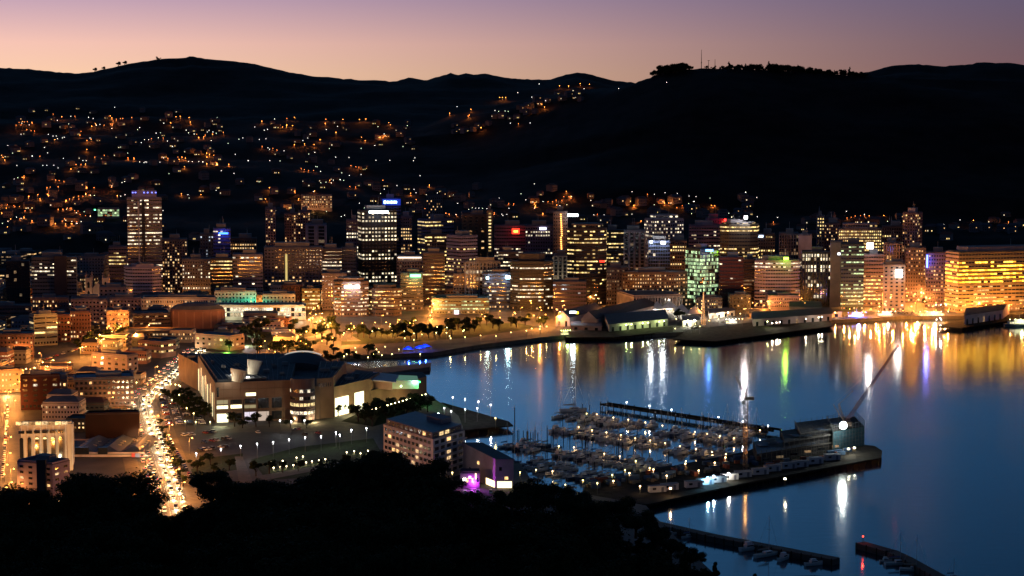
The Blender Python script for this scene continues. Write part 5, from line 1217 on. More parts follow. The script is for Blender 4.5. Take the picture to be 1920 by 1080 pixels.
lamps(LOX, [(275, 610), (250, 626), (206, 622), (200, 612), (183, 628), (190, 636), (232, 602), (222, 612), (176, 635), (150, 652), (75, 680), (84, 688), (95, 676), (60, 690), (126, 680), (44, 692)], 10, 'orange lamp along the glowing shopping street on the left', 'lamps of the shopping street')
lamps(LO, [(15, 735), (12, 745), (4, 775), (10, 800), (5, 830), (14, 850), (8, 872), (16, 905), (2, 890), (24, 720), (32, 716), (15, 820), (20, 880), (6, 915), (8, 760)], 9, 'orange lamp in the street at the left picture edge', 'lamps of the left edge street')
LOX2 = [(291, 688), (294, 697), (282, 711), (300, 760), (279, 752), (292, 780), (312, 816), (355, 822), (318, 797), (260, 806), (262, 838), (275, 862), (305, 900), (330, 880), (283, 890), (300, 930), (318, 860), (340, 905), (253, 775), (310, 840)]
lamps(LO, LOX2, 9, 'orange lamp beside the busy curved road', 'lamps of the busy curved road')
lamps(LY, [(256, 717), (335, 722), (336, 740), (320, 720), (329, 721), (338, 724), (327, 697), (350, 765), (363, 775), (367, 791), (394, 791), (347, 790), (317, 793), (322, 750)], 6.4, 'pale lamp under the trees of the museum side car park', 'lamps of the side car park')
lamps(LOX, [(1697, 555), (1712, 552), (1721, 545), (1728, 550), (1735, 546), (1718, 562), (1730, 566), (1700, 540), (1716, 530), (1736, 530), (1690, 560), (1705, 575), (1745, 575), (1768, 570), (1660, 560), (1640, 562), (1617, 560), (1607, 566), (1645, 575), (1655, 570), (1720, 538), (1739, 560)], 10, 'bright orange lamp in the crowded square at the northern quay', 'lamps of the northern square')
lamps(LO, [(1790, 575), (1807, 572), (1820, 570), (1833, 568), (1846, 572), (1862, 571), (1880, 568), (1893, 572), (1905, 560), (1911, 569), (1590, 580), (1600, 585), (1630, 580), (1672, 580), (1690, 583), (1710, 584), (1732, 583), (1752, 582), (1775, 582), (1580, 570), (1868, 563), (1850, 558), (1917, 575)], 9, 'orange lamp along the northern quay', 'orange lamps of the northern quay')
lamps(LW, [(1755, 572), (1764, 572), (1774, 572), (1763, 597), (1765, 600), (1756, 600)], 8, 'cold white lamp on the northern quay', 'white lamps of the northern quay')
lamps(LY, [(1444, 560), (1622, 585), (1388, 588), (1392, 598), (1347, 598), (1330, 601), (1290, 605), (1282, 612), (1296, 610), (1304, 608), (1312, 612), (1268, 598), (1266, 616), (1363, 604)], 6.4, 'small yellow lamp between the wharf sheds', 'lamps between the wharf sheds')
lamps(LO, [(1165, 542), (1162, 548), (1170, 553), (1152, 545), (1140, 550), (1258, 552), (1270, 548), (1290, 556), (1300, 552), (1310, 557), (1318, 553), (1285, 548), (1408, 568), (1416, 570), (1424, 568), (1436, 566), (1430, 573), (1500, 560), (1398, 545), (1398, 552), (1500, 545), (1505, 535), (1118, 560), (1104, 556), (1108, 545)], 9, 'orange street lamp at the foot of the central offices', 'orange lamps below the central offices')
lamps(LO, [(176, 544), (175, 551), (184, 550), (213, 538), (316, 502), (137, 462), (120, 467), (150, 470), (80, 560), (640, 450), (645, 452), (638, 444), (645, 440), (635, 418), (316, 440), (330, 438), (232, 432), (234, 446), (330, 497), (300, 558), (236, 558)], 9, 'orange lamp between the buildings on the western side', 'orange lamps among the western blocks')
for i, (px, py) in enumerate([(1175, 754), (1218, 761), (1259, 768), (1347, 782), (1393, 790), (1440, 798)]):
    p = G(px, py, 8.6); LW.put((p.x, p.y, .6), 0, (1, 1, .95), 'white lamp on the lattice walkway, number %s from its far end' % ['one', 'two', 'three', 'four', 'five', 'six'][i], 'lamps of the lattice walkway')
for px, py in [(1119,778),(1150,784),(1178,788),(1210,793),(1242,799),(1085,802),(1110,808),(1137,812),(1164,817),(1191,823),(1219,827),(1247,832),(1275,838),(1303,811),(1326,815),(1350,819),(1376,823),(1076,840),(1133,852),(1162,857),(1036,885),(1305,843),(1335,849),(1361,853),(1400,802),(1425,808)]:
    p = G(px, py, 3.1); LP_.put((p.x, p.y, .5), 0, 1, 'small warm lamp on a marina pontoon', 'pontoon lamps')
for px, py in [(1048,835),(1192,863),(1218,876),(1148,889),(1093,899),(1286,863),(1100,774),(1172,880)]:
    p = G(px, py, 6.5); LY.put((p.x, p.y, 0.3), 0, .9, 'bright pale lamp at the landward side of the marina', 'pale marina lamps')
for px, py in [(1005, 880), (1060, 908), (975, 885), (1120, 905)]:
    p = G(px, py, 9); LY.put((p.x, p.y, 3), 0, .9, 'yellow lamp on the slipway below the clubhouse', 'slipway lamps')
# ------------------------------------------------------------ filler low rise blocks of the centre, one thing each, with lamps in the streets
def free(x0, x1, y0, y1, pad=3):
    for a, b_, c, d in FOOT:
        if x0 < b_ + pad and x1 > a - pad and y0 < d + pad and y1 > c - pad: return False
    return True
rf = random.Random(23)
WC = [('grey', GRY), ('beige', CRM), ('brown', BRN), ('pale', PALE), ('dark', (.06, .055, .06)), ('red', (.2, .09, .06)), ('lilac grey', PUR)]
LM = [(60, 'left edge'), (200, 'church'), (300, 'long white hall'), (450, 'bright library'), (560, 'lattice apartment block'), (700, 'black tower'), (850, 'lilac tower'), (1000, 'ring windowed tower'), (1100, 'gold ringed tower'), (1200, 'stepped tower'), (1320, 'green glass office'), (1400, 'beacon tower'), (1500, 'black glass office'), (1620, 'floodlit office'), (1730, 'balconied tower'), (1850, 'golden office')]
def near_lm(px): return min(LM, key=lambda t: abs(t[0] - px))[1]
k_ = 0; used_lb = {}
for row_y, hmin, hmax in ((1795, 7, 12), (1850, 9, 16), (1905, 9, 20), (1960, 10, 24), (2020, 12, 28), (2080, 12, 30), (2140, 10, 26)):
    x = -620.
    while x < 620:
        w = rf.uniform(16, 34); dpt = rf.uniform(18, 30); y = row_y + rf.uniform(-6, 8); px = 960 + (x + w / 2) / pxm(y)
        if rf.random() < .12: x += 14; continue
        if not free(x, x + w, y, y + dpt): x += 8; continue
        if row_y == 1795 and (540 < px < 1060): x += 10; continue
        if row_y <= 1850 and (px > 1040 and px < 1180): x += 10; continue
        if row_y <= 1795 and px > 1040: x += 10; continue
        if 1690 < px < 1742: x += 8; continue
        cn, wc = rf.choice(WC); st = rf.choice(['band', 'punch', 'punch', 'grid']); h = rf.uniform(hmin, hmax)
        edge = abs(px - 960) > 990
        pal = rf.choice(['warm', 'warm', 'yellow', 'white', 'dim']); lt_ = rf.choice([.1, .25, .4, .6])
        hz = 'low' if h < 12 else ('mid height' if h < 20 else 'tall')
        sd = 'at the foot of' if row_y < 1900 else ('near' if row_y < 2030 else 'far behind')
        lb = '%s %s block, %s windows, %s the %s' % (hz, cn, {'band': 'striped', 'punch': 'square', 'grid': 'gridded'}[st], sd, near_lm(px))
        used_lb[lb] = used_lb.get(lb, 0) + 1
        if used_lb[lb] > 1: lb += ', ' + ['', '', 'slightly further right', 'the third one', 'rightmost of its kind', 'another one'][min(5, used_lb[lb])]
        bld('fill%d' % k_, lb, [(x, y), (x + w, y), (x + w + 1, y + dpt), (x + 1, y + dpt)], D=y, z1=max(3, H(x, y)) + h, fl=3.4, bay=rf.choice([2.6, 3.2, 4]), style=st, pal=pal, lit=lt_ * .8, wall=wc, plant=rf.random() < .5, name='city_block', cat='building', group='low blocks of the city centre', seed=k_)
        k_ += 1; x += w + rf.uniform(2, 9)
for i in range(64):
    y = rf.choice([1780, 1835, 1892, 1946, 2004, 2064, 2125]) + rf.uniform(-3, 3); x = rf.uniform(-540, 540)
    if not free(x - 1, x + 1, y - 1, y + 1, 1): continue
    LO.put((x, y, H(x, y)), rf.uniform(0, 6), 1, 'orange street lamp deep between the city blocks', 'street lamps inside the city')
# low town on the near left and round the civic square
STREETS = [BUSY, [(0, 940), (12, 860), (15, 780), (22, 730), (60, 690), (110, 664), (170, 645), (215, 622), (232, 600), (226, 575)], [(60, 690), (150, 672), (250, 700)], [(560, 640), (640, 622), (720, 610)], [(660, 640), (610, 610), (590, 590), (585, 560)]]
SP = []
for ln in STREETS:
    for a, b_ in zip(ln, ln[1:]):
        A, B = G(*a), G(*b_)
        for k in range(12): SP.append(A + (B - A) * (k / 12))
def off_street(x0, x1, y0, y1, r=9):
    cx, cy_ = (x0 + x1) / 2, (y0 + y1) / 2
    return all(abs(p.x - cx) > (x1 - x0) / 2 + r or abs(p.y - cy_) > (y1 - y0) / 2 + r for p in SP)
mp_ = [G(335, 712), G(735, 796)]
FOOT.append((G(335, 730).x - 8, G(735, 735).x, G(560, 796).y, G(560, 705).y))
for zone, pxa, pxb, ya, yb, hm, hM, dens in (('left', -30, 345, 1130, 1760, 6, 13, .93), ('civic', 400, 640, 1560, 1740, 4, 8, .5)):
    y = ya
    while y < yb:
        x = (pxa - 960) * pxm(y); xe = (pxb - 960) * pxm(y)
        while x < xe:
            w = rf.uniform(10, 24); dp = rf.uniform(12, 20)
            if rf.random() < dens and free(x, x + w, y, y + dp, 2.5) and off_street(x, x + w, y, y + dp) and not (zone == 'left' and y < 1330 and 960 + x / pxm(y) > 240):
                cn, wc = rf.choice(WC); st = rf.choice(['band', 'punch', 'punch', 'grid']); h = rf.uniform(hm, hM); px = 960 + (x + w / 2) / pxm(y)
                pitched = rf.random() < .4; rcn, rcc = rf.choice([('rust roofed', (.09, .04, .03)), ('dark roofed', (.03, .03, .035)), ('blue grey roofed', (.05, .065, .09)), ('pale roofed', (.14, .13, .13))])
                lm = ('wine red block' if px < 110 else 'blue roofed flats' if px < 250 else 'picture wall block') if y < 1450 else ('parking building' if px < 110 else 'purple lit corner' if px < 180 else 'orange facade' if px < 250 else 'arcade building') if zone == 'left' else 'bright library'
                lb = '%s %s %s building, %s, %s the %s' % ('small' if w < 15 else 'wide', cn, rcn, {'band': 'striped windows', 'punch': 'square windows', 'grid': 'gridded windows'}[st], 'before' if h < 9 else 'near', lm)
                used_lb[lb] = used_lb.get(lb, 0) + 1
                if used_lb[lb] > 1: lb += ', ' + ['', '', 'slightly further off', 'the third one', 'the farthest'][min(4, used_lb[lb])]
                r_b = bld('low%d' % k_, lb, [(x, y), (x + w, y + rf.uniform(-1, 1)), (x + w + .5, y + dp), (x + .5, y + dp)], D=y, z1=3 + h, fl=3.1, bay=rf.choice([2.4, 3, 3.8]), style=st, pal=rf.choice(['warm', 'warm', 'yellow', 'white', 'dim', 'dim']), lit=rf.choice([.08, .15, .3, .5]), wall=wc, plant=not pitched and rf.random() < .5, roofc=rcc, name='town_building', cat='building', group='low town buildings', seed=k_)
                if pitched:
                    m = MB(); q = h + 1.15; rm_ = mat('roof_%02d_%02d_%02d' % tuple(int(c * 99) for c in rcc), rcc, .8, .3); e = [(-w / 2, -dp / 2, q), (w / 2, -dp / 2, q), (w / 2, dp / 2, q), (-w / 2, dp / 2, q)]; a, b_ = (-w * .3, 0, q + 2.6), (w * .3, 0, q + 2.6)
                    m.face([e[0], e[1], b_, a], rm_); m.face([e[2], e[3], a, b_], rm_); m.face([e[3], e[0], a], rm_); m.face([e[1], e[2], b_], rm_); m.build('hip_roof', r_b)
                k_ += 1
            x += w + rf.uniform(1, 7)
        y += rf.uniform(24, 34)
for i in range(44):
    y = rf.uniform(1150, 1740); px = rf.uniform(-20, 330); x = (px - 960) * pxm(y)
    if free(x - 1, x + 1, y - 1, y + 1, 1): LO.put((x, y, 3), rf.uniform(0, 6), .85, 'orange street lamp in a lane of the low town at left', 'lane lamps of the low town')
# ------------------------------------------------------------ cars
tyre = mat('tyre', (.02, .02, .02), .9); HL = em('headlight', (1, .85, .55), 9); TLm = em('tail_light', (1, .04, .02), 6); hub = mat('wheel_rim', (.4, .4, .4), .4, metal=.6)
def car(cm, lit, kind='sedan', nm='car'):
    r = empty(nm, (0, 0, 0), 0, 'car', 'car')
    L, Wd = (4.5, 1.8) if kind != 'van' else (5.2, 2.0)
    body = [(-2.25, .35), (2.2, .35), (2.25, .75), (1.2, .95), (-2.1, 1.0), (-2.25, .8)]
    top = [(-1.9, .98), (1.15, .95), (.45, 1.45), (-1.2, 1.48)] if kind == 'sedan' else ([(-2.15, .98), (1.2, .95), (.6, 1.6), (-2.0, 1.62)] if kind == 'hatch' else [(-2.2, .98), (1.6, .95), (1.1, 2.1), (-2.2, 2.1)])
    def ext(m, pr_, w, mt, w2=None):
        w2 = w2 or w; n = len(pr_); zt_ = max(z for _, z in pr_)
        A = [(x, -(w2 if z > 1.2 else w) / 2, z) for x, z in pr_]; B = [(x, -y, z) for x, y, z in A]
        m.face(A, mt); m.face(B[::-1], mt)
        for i in range(n): j = (i + 1) % n; m.face([A[j], A[i], B[i], B[j]], mt)
    m = MB(); ext(m, body, Wd, cm); m.build('body', r)
    m = MB(); ext(m, top, Wd * .92, GLASS, Wd * .78); m.build('cabin_glass', r)
    m = MB(); tz = max(z for _, z in top); xs = [x for x, z in top if z > tz - .06]; m.box(((xs[0] + xs[1]) / 2, 0, tz + .02), (abs(xs[0] - xs[1]) + .1, Wd * .8, .05), cm); m.build('roof', r)
    for x in (-1.4, 1.4):
        for y in (-.85, .85):
            m = MB(); m.tube((x, y - .1, .32), (x, y + .1, .32), .32, .32, tyre, 10); w_ = m.build('wheel', r)
    for y in (-.65, .65):
        m = MB(); s_ = .2 if lit else .12
        m.box((2.27, y, .65), (.1, s_ * 1.6, s_), HL if lit else hub); m.build('headlight', r)
        m = MB(); m.box((-2.27, y, .75), (.1, .3, .18), TLm if lit else mat('tail_glass', (.2, .02, .02), .3)); m.build('tail_light', r)
    if lit:
        l = bpy.data.lights.new('headlight_beam', 'SPOT'); l.energy = 7000; l.color = (1, .72, .38); l.spot_size = R(110); l.spot_blend = .8; l.shadow_soft_size = .3
        o = bpy.data.objects.new('headlight_beam', l); col.objects.link(o); o.location = (2.6, 0, 1.1); o.rotation_euler = Vector((1, 0, -.28)).to_track_quat('-Z', 'Y').to_euler(); o.parent = r
    return Proto(r)
CC = [('silver', (.4, .4, .42)), ('white', (.6, .6, .58)), ('dark blue', (.03, .05, .12)), ('black', (.015, .015, .015)), ('red', (.25, .02, .02))]
cmats = [(n, mat('car_' + n.replace(' ', '_'), c, .35, .5, var=.0)) for n, c in CC]
parked = [(n, k, car(m_, False, k)) for (n, m_), k in zip(cmats, ('sedan', 'hatch', 'sedan', 'hatch', 'sedan'))]
driving = [(n, k, car(m_, True, k)) for (n, m_), k in zip(cmats[:3], ('sedan', 'van', 'hatch'))]
KN = {'sedan': 'car', 'hatch': 'hatchback', 'van': 'van'}
rc = random.Random(5)
# queue with lights on, on the curved road
acc = 0.; n = len(busy); POSN = ['foreground end', 'lower half', 'bend', 'upper end']
for lane, dirn in ((-7, 1), (-3, 1), (2.6, -1), (6.6, -1)):
    s_ = rc.uniform(0, 5); tot = 0.
    for i in range(n - 1):
        a, b_ = busy[i], busy[i + 1]; d = b_ - a; seg = d.length; nv = Vector((-d.y, d.x, 0)).normalized()
        while s_ < tot + seg:
            p = a + d * ((s_ - tot) / seg) + nv * lane; hc, kd, pr_ = rc.choice(driving)
            rz = math.atan2(d.y, d.x) + (math.pi if dirn > 0 else 0)
            # traffic on the left: lanes left of the direction of travel
            pr_.put((p.x, p.y, 3.135), rz, 1, '%s %s, lights on, %s lane, %s of the curved road' % (hc, KN[kd], {-7: 'kerbside right', -3: 'inner right', 2.6: 'inner left', 6.6: 'kerbside left'}[lane], POSN[min(3, int(i / n * 4))]), 'cars driving on the curved road')
            s_ += rc.uniform(14, 26)
        tot += seg
def car_line(a, b_, nm, step=2.9, ang=90, fill=.85, z=3.06):
    P = G(*a); Q = G(*b_); d = Q - P; L = d.length; d /= L; k = 0
    while k * step < L:
        if rc.random() < fill:
            hc, kd, pr_ = rc.choice(parked); p = P + d * k * step; th_ = ('left end', 'middle', 'right end')[min(2, int(k * step / L * 3))]
            if a[0] > b_[0]: th_ = {'left end': 'right end', 'right end': 'left end'}.get(th_, th_)
            pr_.put((p.x, p.y, z), math.atan2(d.y, d.x) + R(ang) + rc.uniform(-.04, .04) + (math.pi if rc.random() < .4 else 0), 1, '%s parked %s in the %s, %s' % (hc, KN[kd], nm, th_), 'cars parked in the ' + nm)
        k += 1
car_line((345, 818), (400, 811), 'first row of the big car park', fill=.5)
car_line((360, 834), (440, 822), 'second row of the big car park', fill=.35)
car_line((440, 816), (560, 806), 'row nearest the museum front', fill=.25)
car_line((455, 828), (600, 813), 'third row of the big car park', fill=.25)
car_line((375, 846), (430, 838), 'row beside the lawn', fill=.6)
car_line((318, 800), (302, 742), 'leftmost row of the tree shaded car park', fill=.34)
car_line((338, 800), (318, 742), 'second row of the tree shaded car park', fill=.34)
car_line((358, 799), (334, 742), 'third row of the tree shaded car park', fill=.34)
car_line((380, 798), (350, 742), 'row along the museum side wall', fill=.34)
car_line((262, 812), (288, 905), 'left kerb of the curved road', 6.2, 0, .7, 3.135)
car_line((300, 800), (338, 905), 'right kerb of the curved road', 6.2, 0, .8, 3.135)
car_line((315, 820), (362, 905), 'verge line right of the curved road', 6.2, 0, .7)
car_line((860, 925), (940, 925), 'yard below the clubhouse', 3.2, fill=.6)
car_line((880, 935), (930, 938), 'lower yard below the clubhouse', 3.2, fill=.6)
car_line((1000, 902), (1080, 918), 'slipway yard', 3.2, fill=.6)
car_line((1662, 588), (1760, 590), 'northern quay', 6.2, 0, .7, 3.135)
car_line((4, 900), (16, 760), 'left edge street', 6.2, 0, .7, 3.14)
car_line((70, 680), (170, 648), 'shopping street', 6.5, 0, .7, 3.14)
# ------------------------------------------------------------ trees
bark = mat('bark', (.04, .03, .022), .95); LEAF = [mat('leaf_dark', (.018, .026, .010), .9, .1, var=.5, scale=.6), mat('leaf_green', (.018, .026, .010), .9, .1, var=.5, scale=.6)]
def tree(nm, seed, h, w, nleaf, leaf, lm, lobes=9, conic=False):
    r = random.Random(seed); root = empty(nm, (0, 0, 0), 0, 'tree', 'tree')
    m = MB(); m.tube((0, 0, -.8), (.1, .05, h * .45), w * .045, w * .028, bark, 7)
    L = []
    for k in range(lobes):
        a = r.uniform(0, 6.28); q = r.uniform(.1, 1) ** .6; z = h * r.uniform(.42, .9)
        rad = w * .5 * (1 - q * .2) * r.uniform(.3, .5)
        c = Vector((math.cos(a) * q * (w * .5 - rad * .5), math.sin(a) * q * (w * .5 - rad * .5), z if not conic else h * (.3 + .6 * k / lobes)))
        if conic: c.x *= 1 - k / lobes; c.y *= 1 - k / lobes; rad *= 1.25 - k / lobes
        L.append((c, rad))
        m.tube((.05, 0, h * r.uniform(.2, .4)), c, w * .02, w * .006, bark, 5)
    m.build('trunk', root)
    m = MB(); k = m.mi(lm)
    for j in range(nleaf):
        c, rad = r.choice(L); v = Vector((r.gauss(0, 1), r.gauss(0, 1), r.gauss(0, 1))).normalized(); v.z = v.z * .75
        p = c + v * rad * (r.random() ** .33) * (1 if r.random() > .08 else 1.25)
        s_ = leaf * r.uniform(.5, 1.2); u = Vector((r.gauss(0, 1), r.gauss(0, 1), r.gauss(0, .5))).normalized(); t = u.cross(v + Vector((.01, .02, .03))).normalized()
        i = len(m.v); m.v += [tuple(p - u * s_), tuple(p - t * s_ * .6), tuple(p + u * s_), tuple(p + t * s_ * .6)]; m.f.append((i, i + 1, i + 2, i + 3)); m.m.append(k)
    m.build('crown', root); return Proto(root)
BIG = [tree('coastal_tree', s_, 15, 19, 9000, .42, LEAF[0], 16) for s_ in (1, 2, 3)]
PINE = [tree('pine_tree', s_, 19, 11, 6000, .36, LEAF[0], 14, True) for s_ in (6,)]
SML = [tree('street_tree', s_, 6.5, 6, 700, .42, LEAF[1], 6) for s_ in (4, 5)]
MED = [tree('park_tree', s_, 10, 11, 1500, .5, LEAF[1], 8) for s_ in (7, 8)]
rt_ = random.Random(17)
def plant_row(y, x0, x1, step, sink):
    px = x0
    while px < x1:
        top = lin(TL, px) + sink + rt_.uniform(-12, 14); wpx = rt_.uniform(.85, 1.25)
        z1 = W(px, top, y).z; g = HS(px, y) ; x = (px - 960) * pxm(y)
        h = max(7, min(26, z1 - g)); pr_ = rt_.choice(BIG) if rt_.random() < .82 else PINE[0]
        zb_ = z1 - h
        s_ = h / 15 if pr_ is not PINE[0] else h / 19
        where = next(w_ for lim_, w_ in ((25, 'at the left edge'), (110, 'below the lilac flats'), (200, 'below the arched white building'), (290, 'below the market'), (350, 'by the busy road end'), (430, 'below the park lawn'), (520, 'below the park path'), (620, 'below the low path lamps'), (720, 'left of the white apartments'), (800, 'below the white apartments'), (880, 'below the apartments corner'), (960, 'below the purple lamp'), (1040, 'below the clubhouse'), (1120, 'below the slipway'), (1200, 'below the building yard'), (1270, 'at the breakwater root'), (9999, 'dropping to the water')) if px < lim_)
        pr_.put((x, y, max(zb_, g) - .5 if zb_ < g + 3 else zb_ - .5), rt_.uniform(0, 6.3), (s_ * wpx, s_ * wpx, s_), 'black foreground %s %s, %s' % ('tree' if pr_ is not PINE[0] else 'pine', where, {24: 'second line from the top', 52: 'third line', 76: 'fourth line', 110: 'fifth line', 150: 'bottom line'}[sink]), 'dark trees on the near hillside')
        px += step / wpx * rt_.uniform(.8, 1.1)
CRL = ['black crown cut by the left picture edge', 'broad black crown left of the lilac flats foot', 'black crown just under the lilac flats', 'largest black crown, below the market', 'black crown left of the busy road end', 'low dark bush where the busy road ends', 'small crown right of the busy road end', 'round black crown before the park path', 'black crown before the small park lawn', 'black crown before the low path lamps', 'black crown under the grass park', 'high crown left of the white apartments', 'highest crown, before the white apartments', 'high crown covering the white apartments foot', 'sloping crown below the apartments corner', 'low crown by the purple lamp', 'lowest crown in the dip below the clubhouse yard', 'black crown right of the dip', 'tall crown right of the clubhouse', 'twin crown before the slipway lamps', 'black crown before the nearest marina row', 'black crown at the slipway edge', 'crown at the shore end of the pier', 'crown below the first site cabin', 'crown overlapping the long breakwater start', 'rightmost broad crown over the breakwater boats', 'lower crown under the round one by the park path', 'bush under the round crown, left side', 'lower crown below the park lawn', 'lower crown below the low path lamps', 'lowest bush by the busy road end', 'second lowest bush by the busy road end']
for i_, (cx_, top_, hw_) in enumerate([(-40, 925, 60), (42, 917, 58), (140, 905, 55), (205, 893, 75), (262, 915, 45), (310, 968, 26), (352, 960, 28), (392, 888, 42), (450, 903, 42), (515, 893, 48), (590, 886, 50), (660, 860, 52), (725, 857, 50), (785, 868, 48), (832, 893, 36), (868, 925, 32), (905, 962, 28), (960, 922, 32), (1005, 905, 44), (1062, 916, 42), (1110, 940, 36), (1152, 938, 36), (1195, 958, 34), (1228, 985, 28), (1262, 1008, 28), (1298, 1030, 26), (425, 928, 46), (372, 950, 34), (482, 925, 46), (552, 920, 46), (340, 988, 28), (310, 1000, 34)]):
    y_ = 440 - (i_ % 3) * 9; z1 = W(cx_, top_, y_).z; h_ = hw_ * 2 * pxm(y_) / 19 * 15 * rt_.uniform(.9, 1.15); s_ = hw_ * 2 * pxm(y_) / 19 * 1.12
    rt_.choice(BIG).put(((cx_ - 960) * pxm(y_), y_, z1 - h_ * .97), rt_.uniform(0, 6.3), (s_, s_, h_ / 15), CRL[i_], 'dark trees on the near hillside')
plant_row(425, -60, 1230, 56, 24)
plant_row(408, -60, 1290, 78, 52)
plant_row(390, -40, 1345, 92, 76)
plant_row(360, -20, 1380, 100, 110)
plant_row(330, 0, 1400, 120, 150)
for px, y, top in ((1235, 420, 965), (1290, 410, 1012), (1345, 400, 1040), (1420, 395, 1062)):
    z1 = W(px, top, y).z; PINE[0].put(((px - 960) * pxm(y), y, z1 - 15), rt_.uniform(0, 6), (.6, .6, .8), 'small ragged pine standing out against the water, ' + {1235: 'highest of four', 1290: 'second highest', 1345: 'third highest', 1420: 'lowest, at the bottom edge'}[px], 'ragged pines against the water')
def grove(pr, pts, label, group, s0=.8, s1=1.2, z=3.0):
    for px, py in pts:
        p = G(px, py); rt_.choice(pr).put((p.x, p.y, z), rt_.uniform(0, 6.3), rt_.uniform(s0, s1), label, group)
grove(SML, [(308 + k * 6.2, 745 + k * 4.4) for k in range(11)] + [(329 + k * 6, 745 + k * 4.8) for k in range(10)] + [(346 + k * 6, 745 + k * 4.8) for k in range(9)], 'small leafy tree in a line between the parked cars', 'tree lines of the museum side car park')
grove(SML, [(300 + k * 5.5, 800 + k * 14) for k in range(9)], 'small round tree on the verge of the curved road', 'verge trees of the curved road', .7, 1)
grove(MED, [(440, 800), (455, 803), (480, 800), (505, 801), (545, 802), (575, 803), (640, 778), (634, 782), (645, 776)], 'dark tree standing before the museum front', 'trees before the museum', .6, 1)
grove(MED, [(672 + k * 13, 793 - k * 2.6 + (k % 3) * 6) for k in range(11)] + [(690 + k * 14, 782 - k * 2.4) for k in range(8)], 'dark bushy tree on the mound below the sea terrace', 'trees on the museum mound', .7, 1.1, 3.5)
grove(MED, [(860, 618), (872, 622), (900, 612), (912, 610), (924, 616), (936, 620), (958, 612), (968, 614), (985, 610), (1013, 610), (1020, 614), (840, 622), (822, 628), (780, 632), (760, 630), (770, 618), (745, 632), (890, 622)], 'round dark tree along the waterfront promenade', 'promenade trees', .8, 1.3)
grove(MED, [(165, 655), (175, 650), (185, 652), (195, 645), (210, 640), (220, 636), (228, 632), (150, 662), (205, 648)], 'dark tree beside the glowing shopping street', 'trees by the shopping street', .8, 1.3)
grove(MED, [(rt_.uniform(430, 640), rt_.uniform(612, 668)) for k in range(34)], 'dark tree between the library and the museum', 'trees between library and museum', .7, 1.3)
grove(MED, [(rt_.uniform(650, 1030), 0) for k in range(0)] + [(660 + k * 11, 640 - k * .8 + rt_.uniform(-8, 5)) for k in range(22)], 'dark tree on the esplanade by the lagoon', 'esplanade trees', .7, 1.2)
grove(MED, [(600, 680), (620, 685), (640, 682), (655, 676), (670, 684), (580, 672), (560, 668), (625, 664), (700, 680), (540, 662), (690, 668), (520, 656)], 'tree in the lagoon park behind the museum roof', 'trees of the lagoon park', .7, 1.2)
grove(MED, [(480, 893), (505, 888), (530, 886), (340, 880), (370, 884), (400, 888), (430, 882), (395, 872), (600, 880), (650, 878), (690, 872), (560, 884)], 'low dark tree at the edge of the grass park', 'trees round the grass park', .5, .9)
grove(MED, [(1270, 600), (1274, 596), (1480, 575), (1100, 598), (1140, 592), (1740, 575), (1750, 573), (1735, 577)], 'dark tree between the wharf sheds', 'trees between the wharf sheds', .7, 1.1)
lamps(LY, [(668, 660), (700, 664), (706, 655), (716, 666), (690, 670), (722, 650), (650, 664), (645, 668), (748, 655), (666, 652), (735, 664), (788, 664), (710, 660)], 6.4, 'yellow lamp in the lagoon park', 'lamps of the lagoon park')
lamps(LO, [(500, 655), (506, 664), (512, 660), (493, 640), (485, 650), (515, 630), (545, 632), (560, 628), (570, 645), (600, 640), (640, 628), (560, 640), (530, 650), (620, 634), (590, 625), (540, 620)], 9, 'orange lamp on the crossing behind the museum roof', 'orange lamps behind the museum')
# hill top trees and masts
for px, y, s_ in [(178, 6000, 1.7), (194, 6000, 1.5), (222, 6000, 1.9), (234, 6000, 1.7), (297, 6000, 1.4)]:
    p = W(px, lin(SKYLINE, px), y); rt_.choice(MED).put((p.x, p.y, p.z - 6), 0, s_ * 1.1, 'lone tree on the left skyline', 'lone trees on the left skyline')
for k in range(120):
    px = 1238 + k * 3.2 + rt_.uniform(-2, 2)
    if 1294 < px < 1356 and rt_.random() < .75: continue
    t = (2.3 if px < 1290 else rt_.uniform(.6, 1.0) if px < 1356 else 1.9 if 1440 < px < 1505 else rt_.uniform(.8, 1.7)) * rt_.uniform(.8, 1.1); y = 3800; p = W(px, lin(ST[5][1], px), y)
    cf_ = rt_.random() < .25 and px > 1360
    (PINE[0] if cf_ else rt_.choice(MED)).put((p.x, p.y + rt_.uniform(-20, 20), p.z - (5 if cf_ else 5 * t)), rt_.uniform(0, 6), t * (.7 if cf_ else 1.15), 'dark tree on the dark ridge skyline, ' + ('left clump' if px < 1295 else 'middle stretch' if px < 1450 else 'right stretch'), 'trees on the dark ridge')
for px, t, b_, cr_, lb in ((1315, 93, 132, 0, 'tallest radio mast on the dark ridge'), (1328.5, 113, 132, 1, 'short mast with a crossbar on the dark ridge'), (1340.5, 111, 134, 0, 'short plain mast on the dark ridge')):
    p = W(px, b_ + 3, 3800); z1 = W(px, t, 3800).z; r = empty('radio_mast', p, 0, lb, 'radio mast'); m = MB(); m.tube((0, 0, 0), (0, 0, z1 - p.z), .9, .35, timber, 5); m.build('pole', r)
    m = MB(); m.box((0, 0, (z1 - p.z) * (.97 if cr_ else .42)), (4.5 if cr_ else 1.8, .5, .8 if cr_ else 3), timber); m.build('aerial', r)
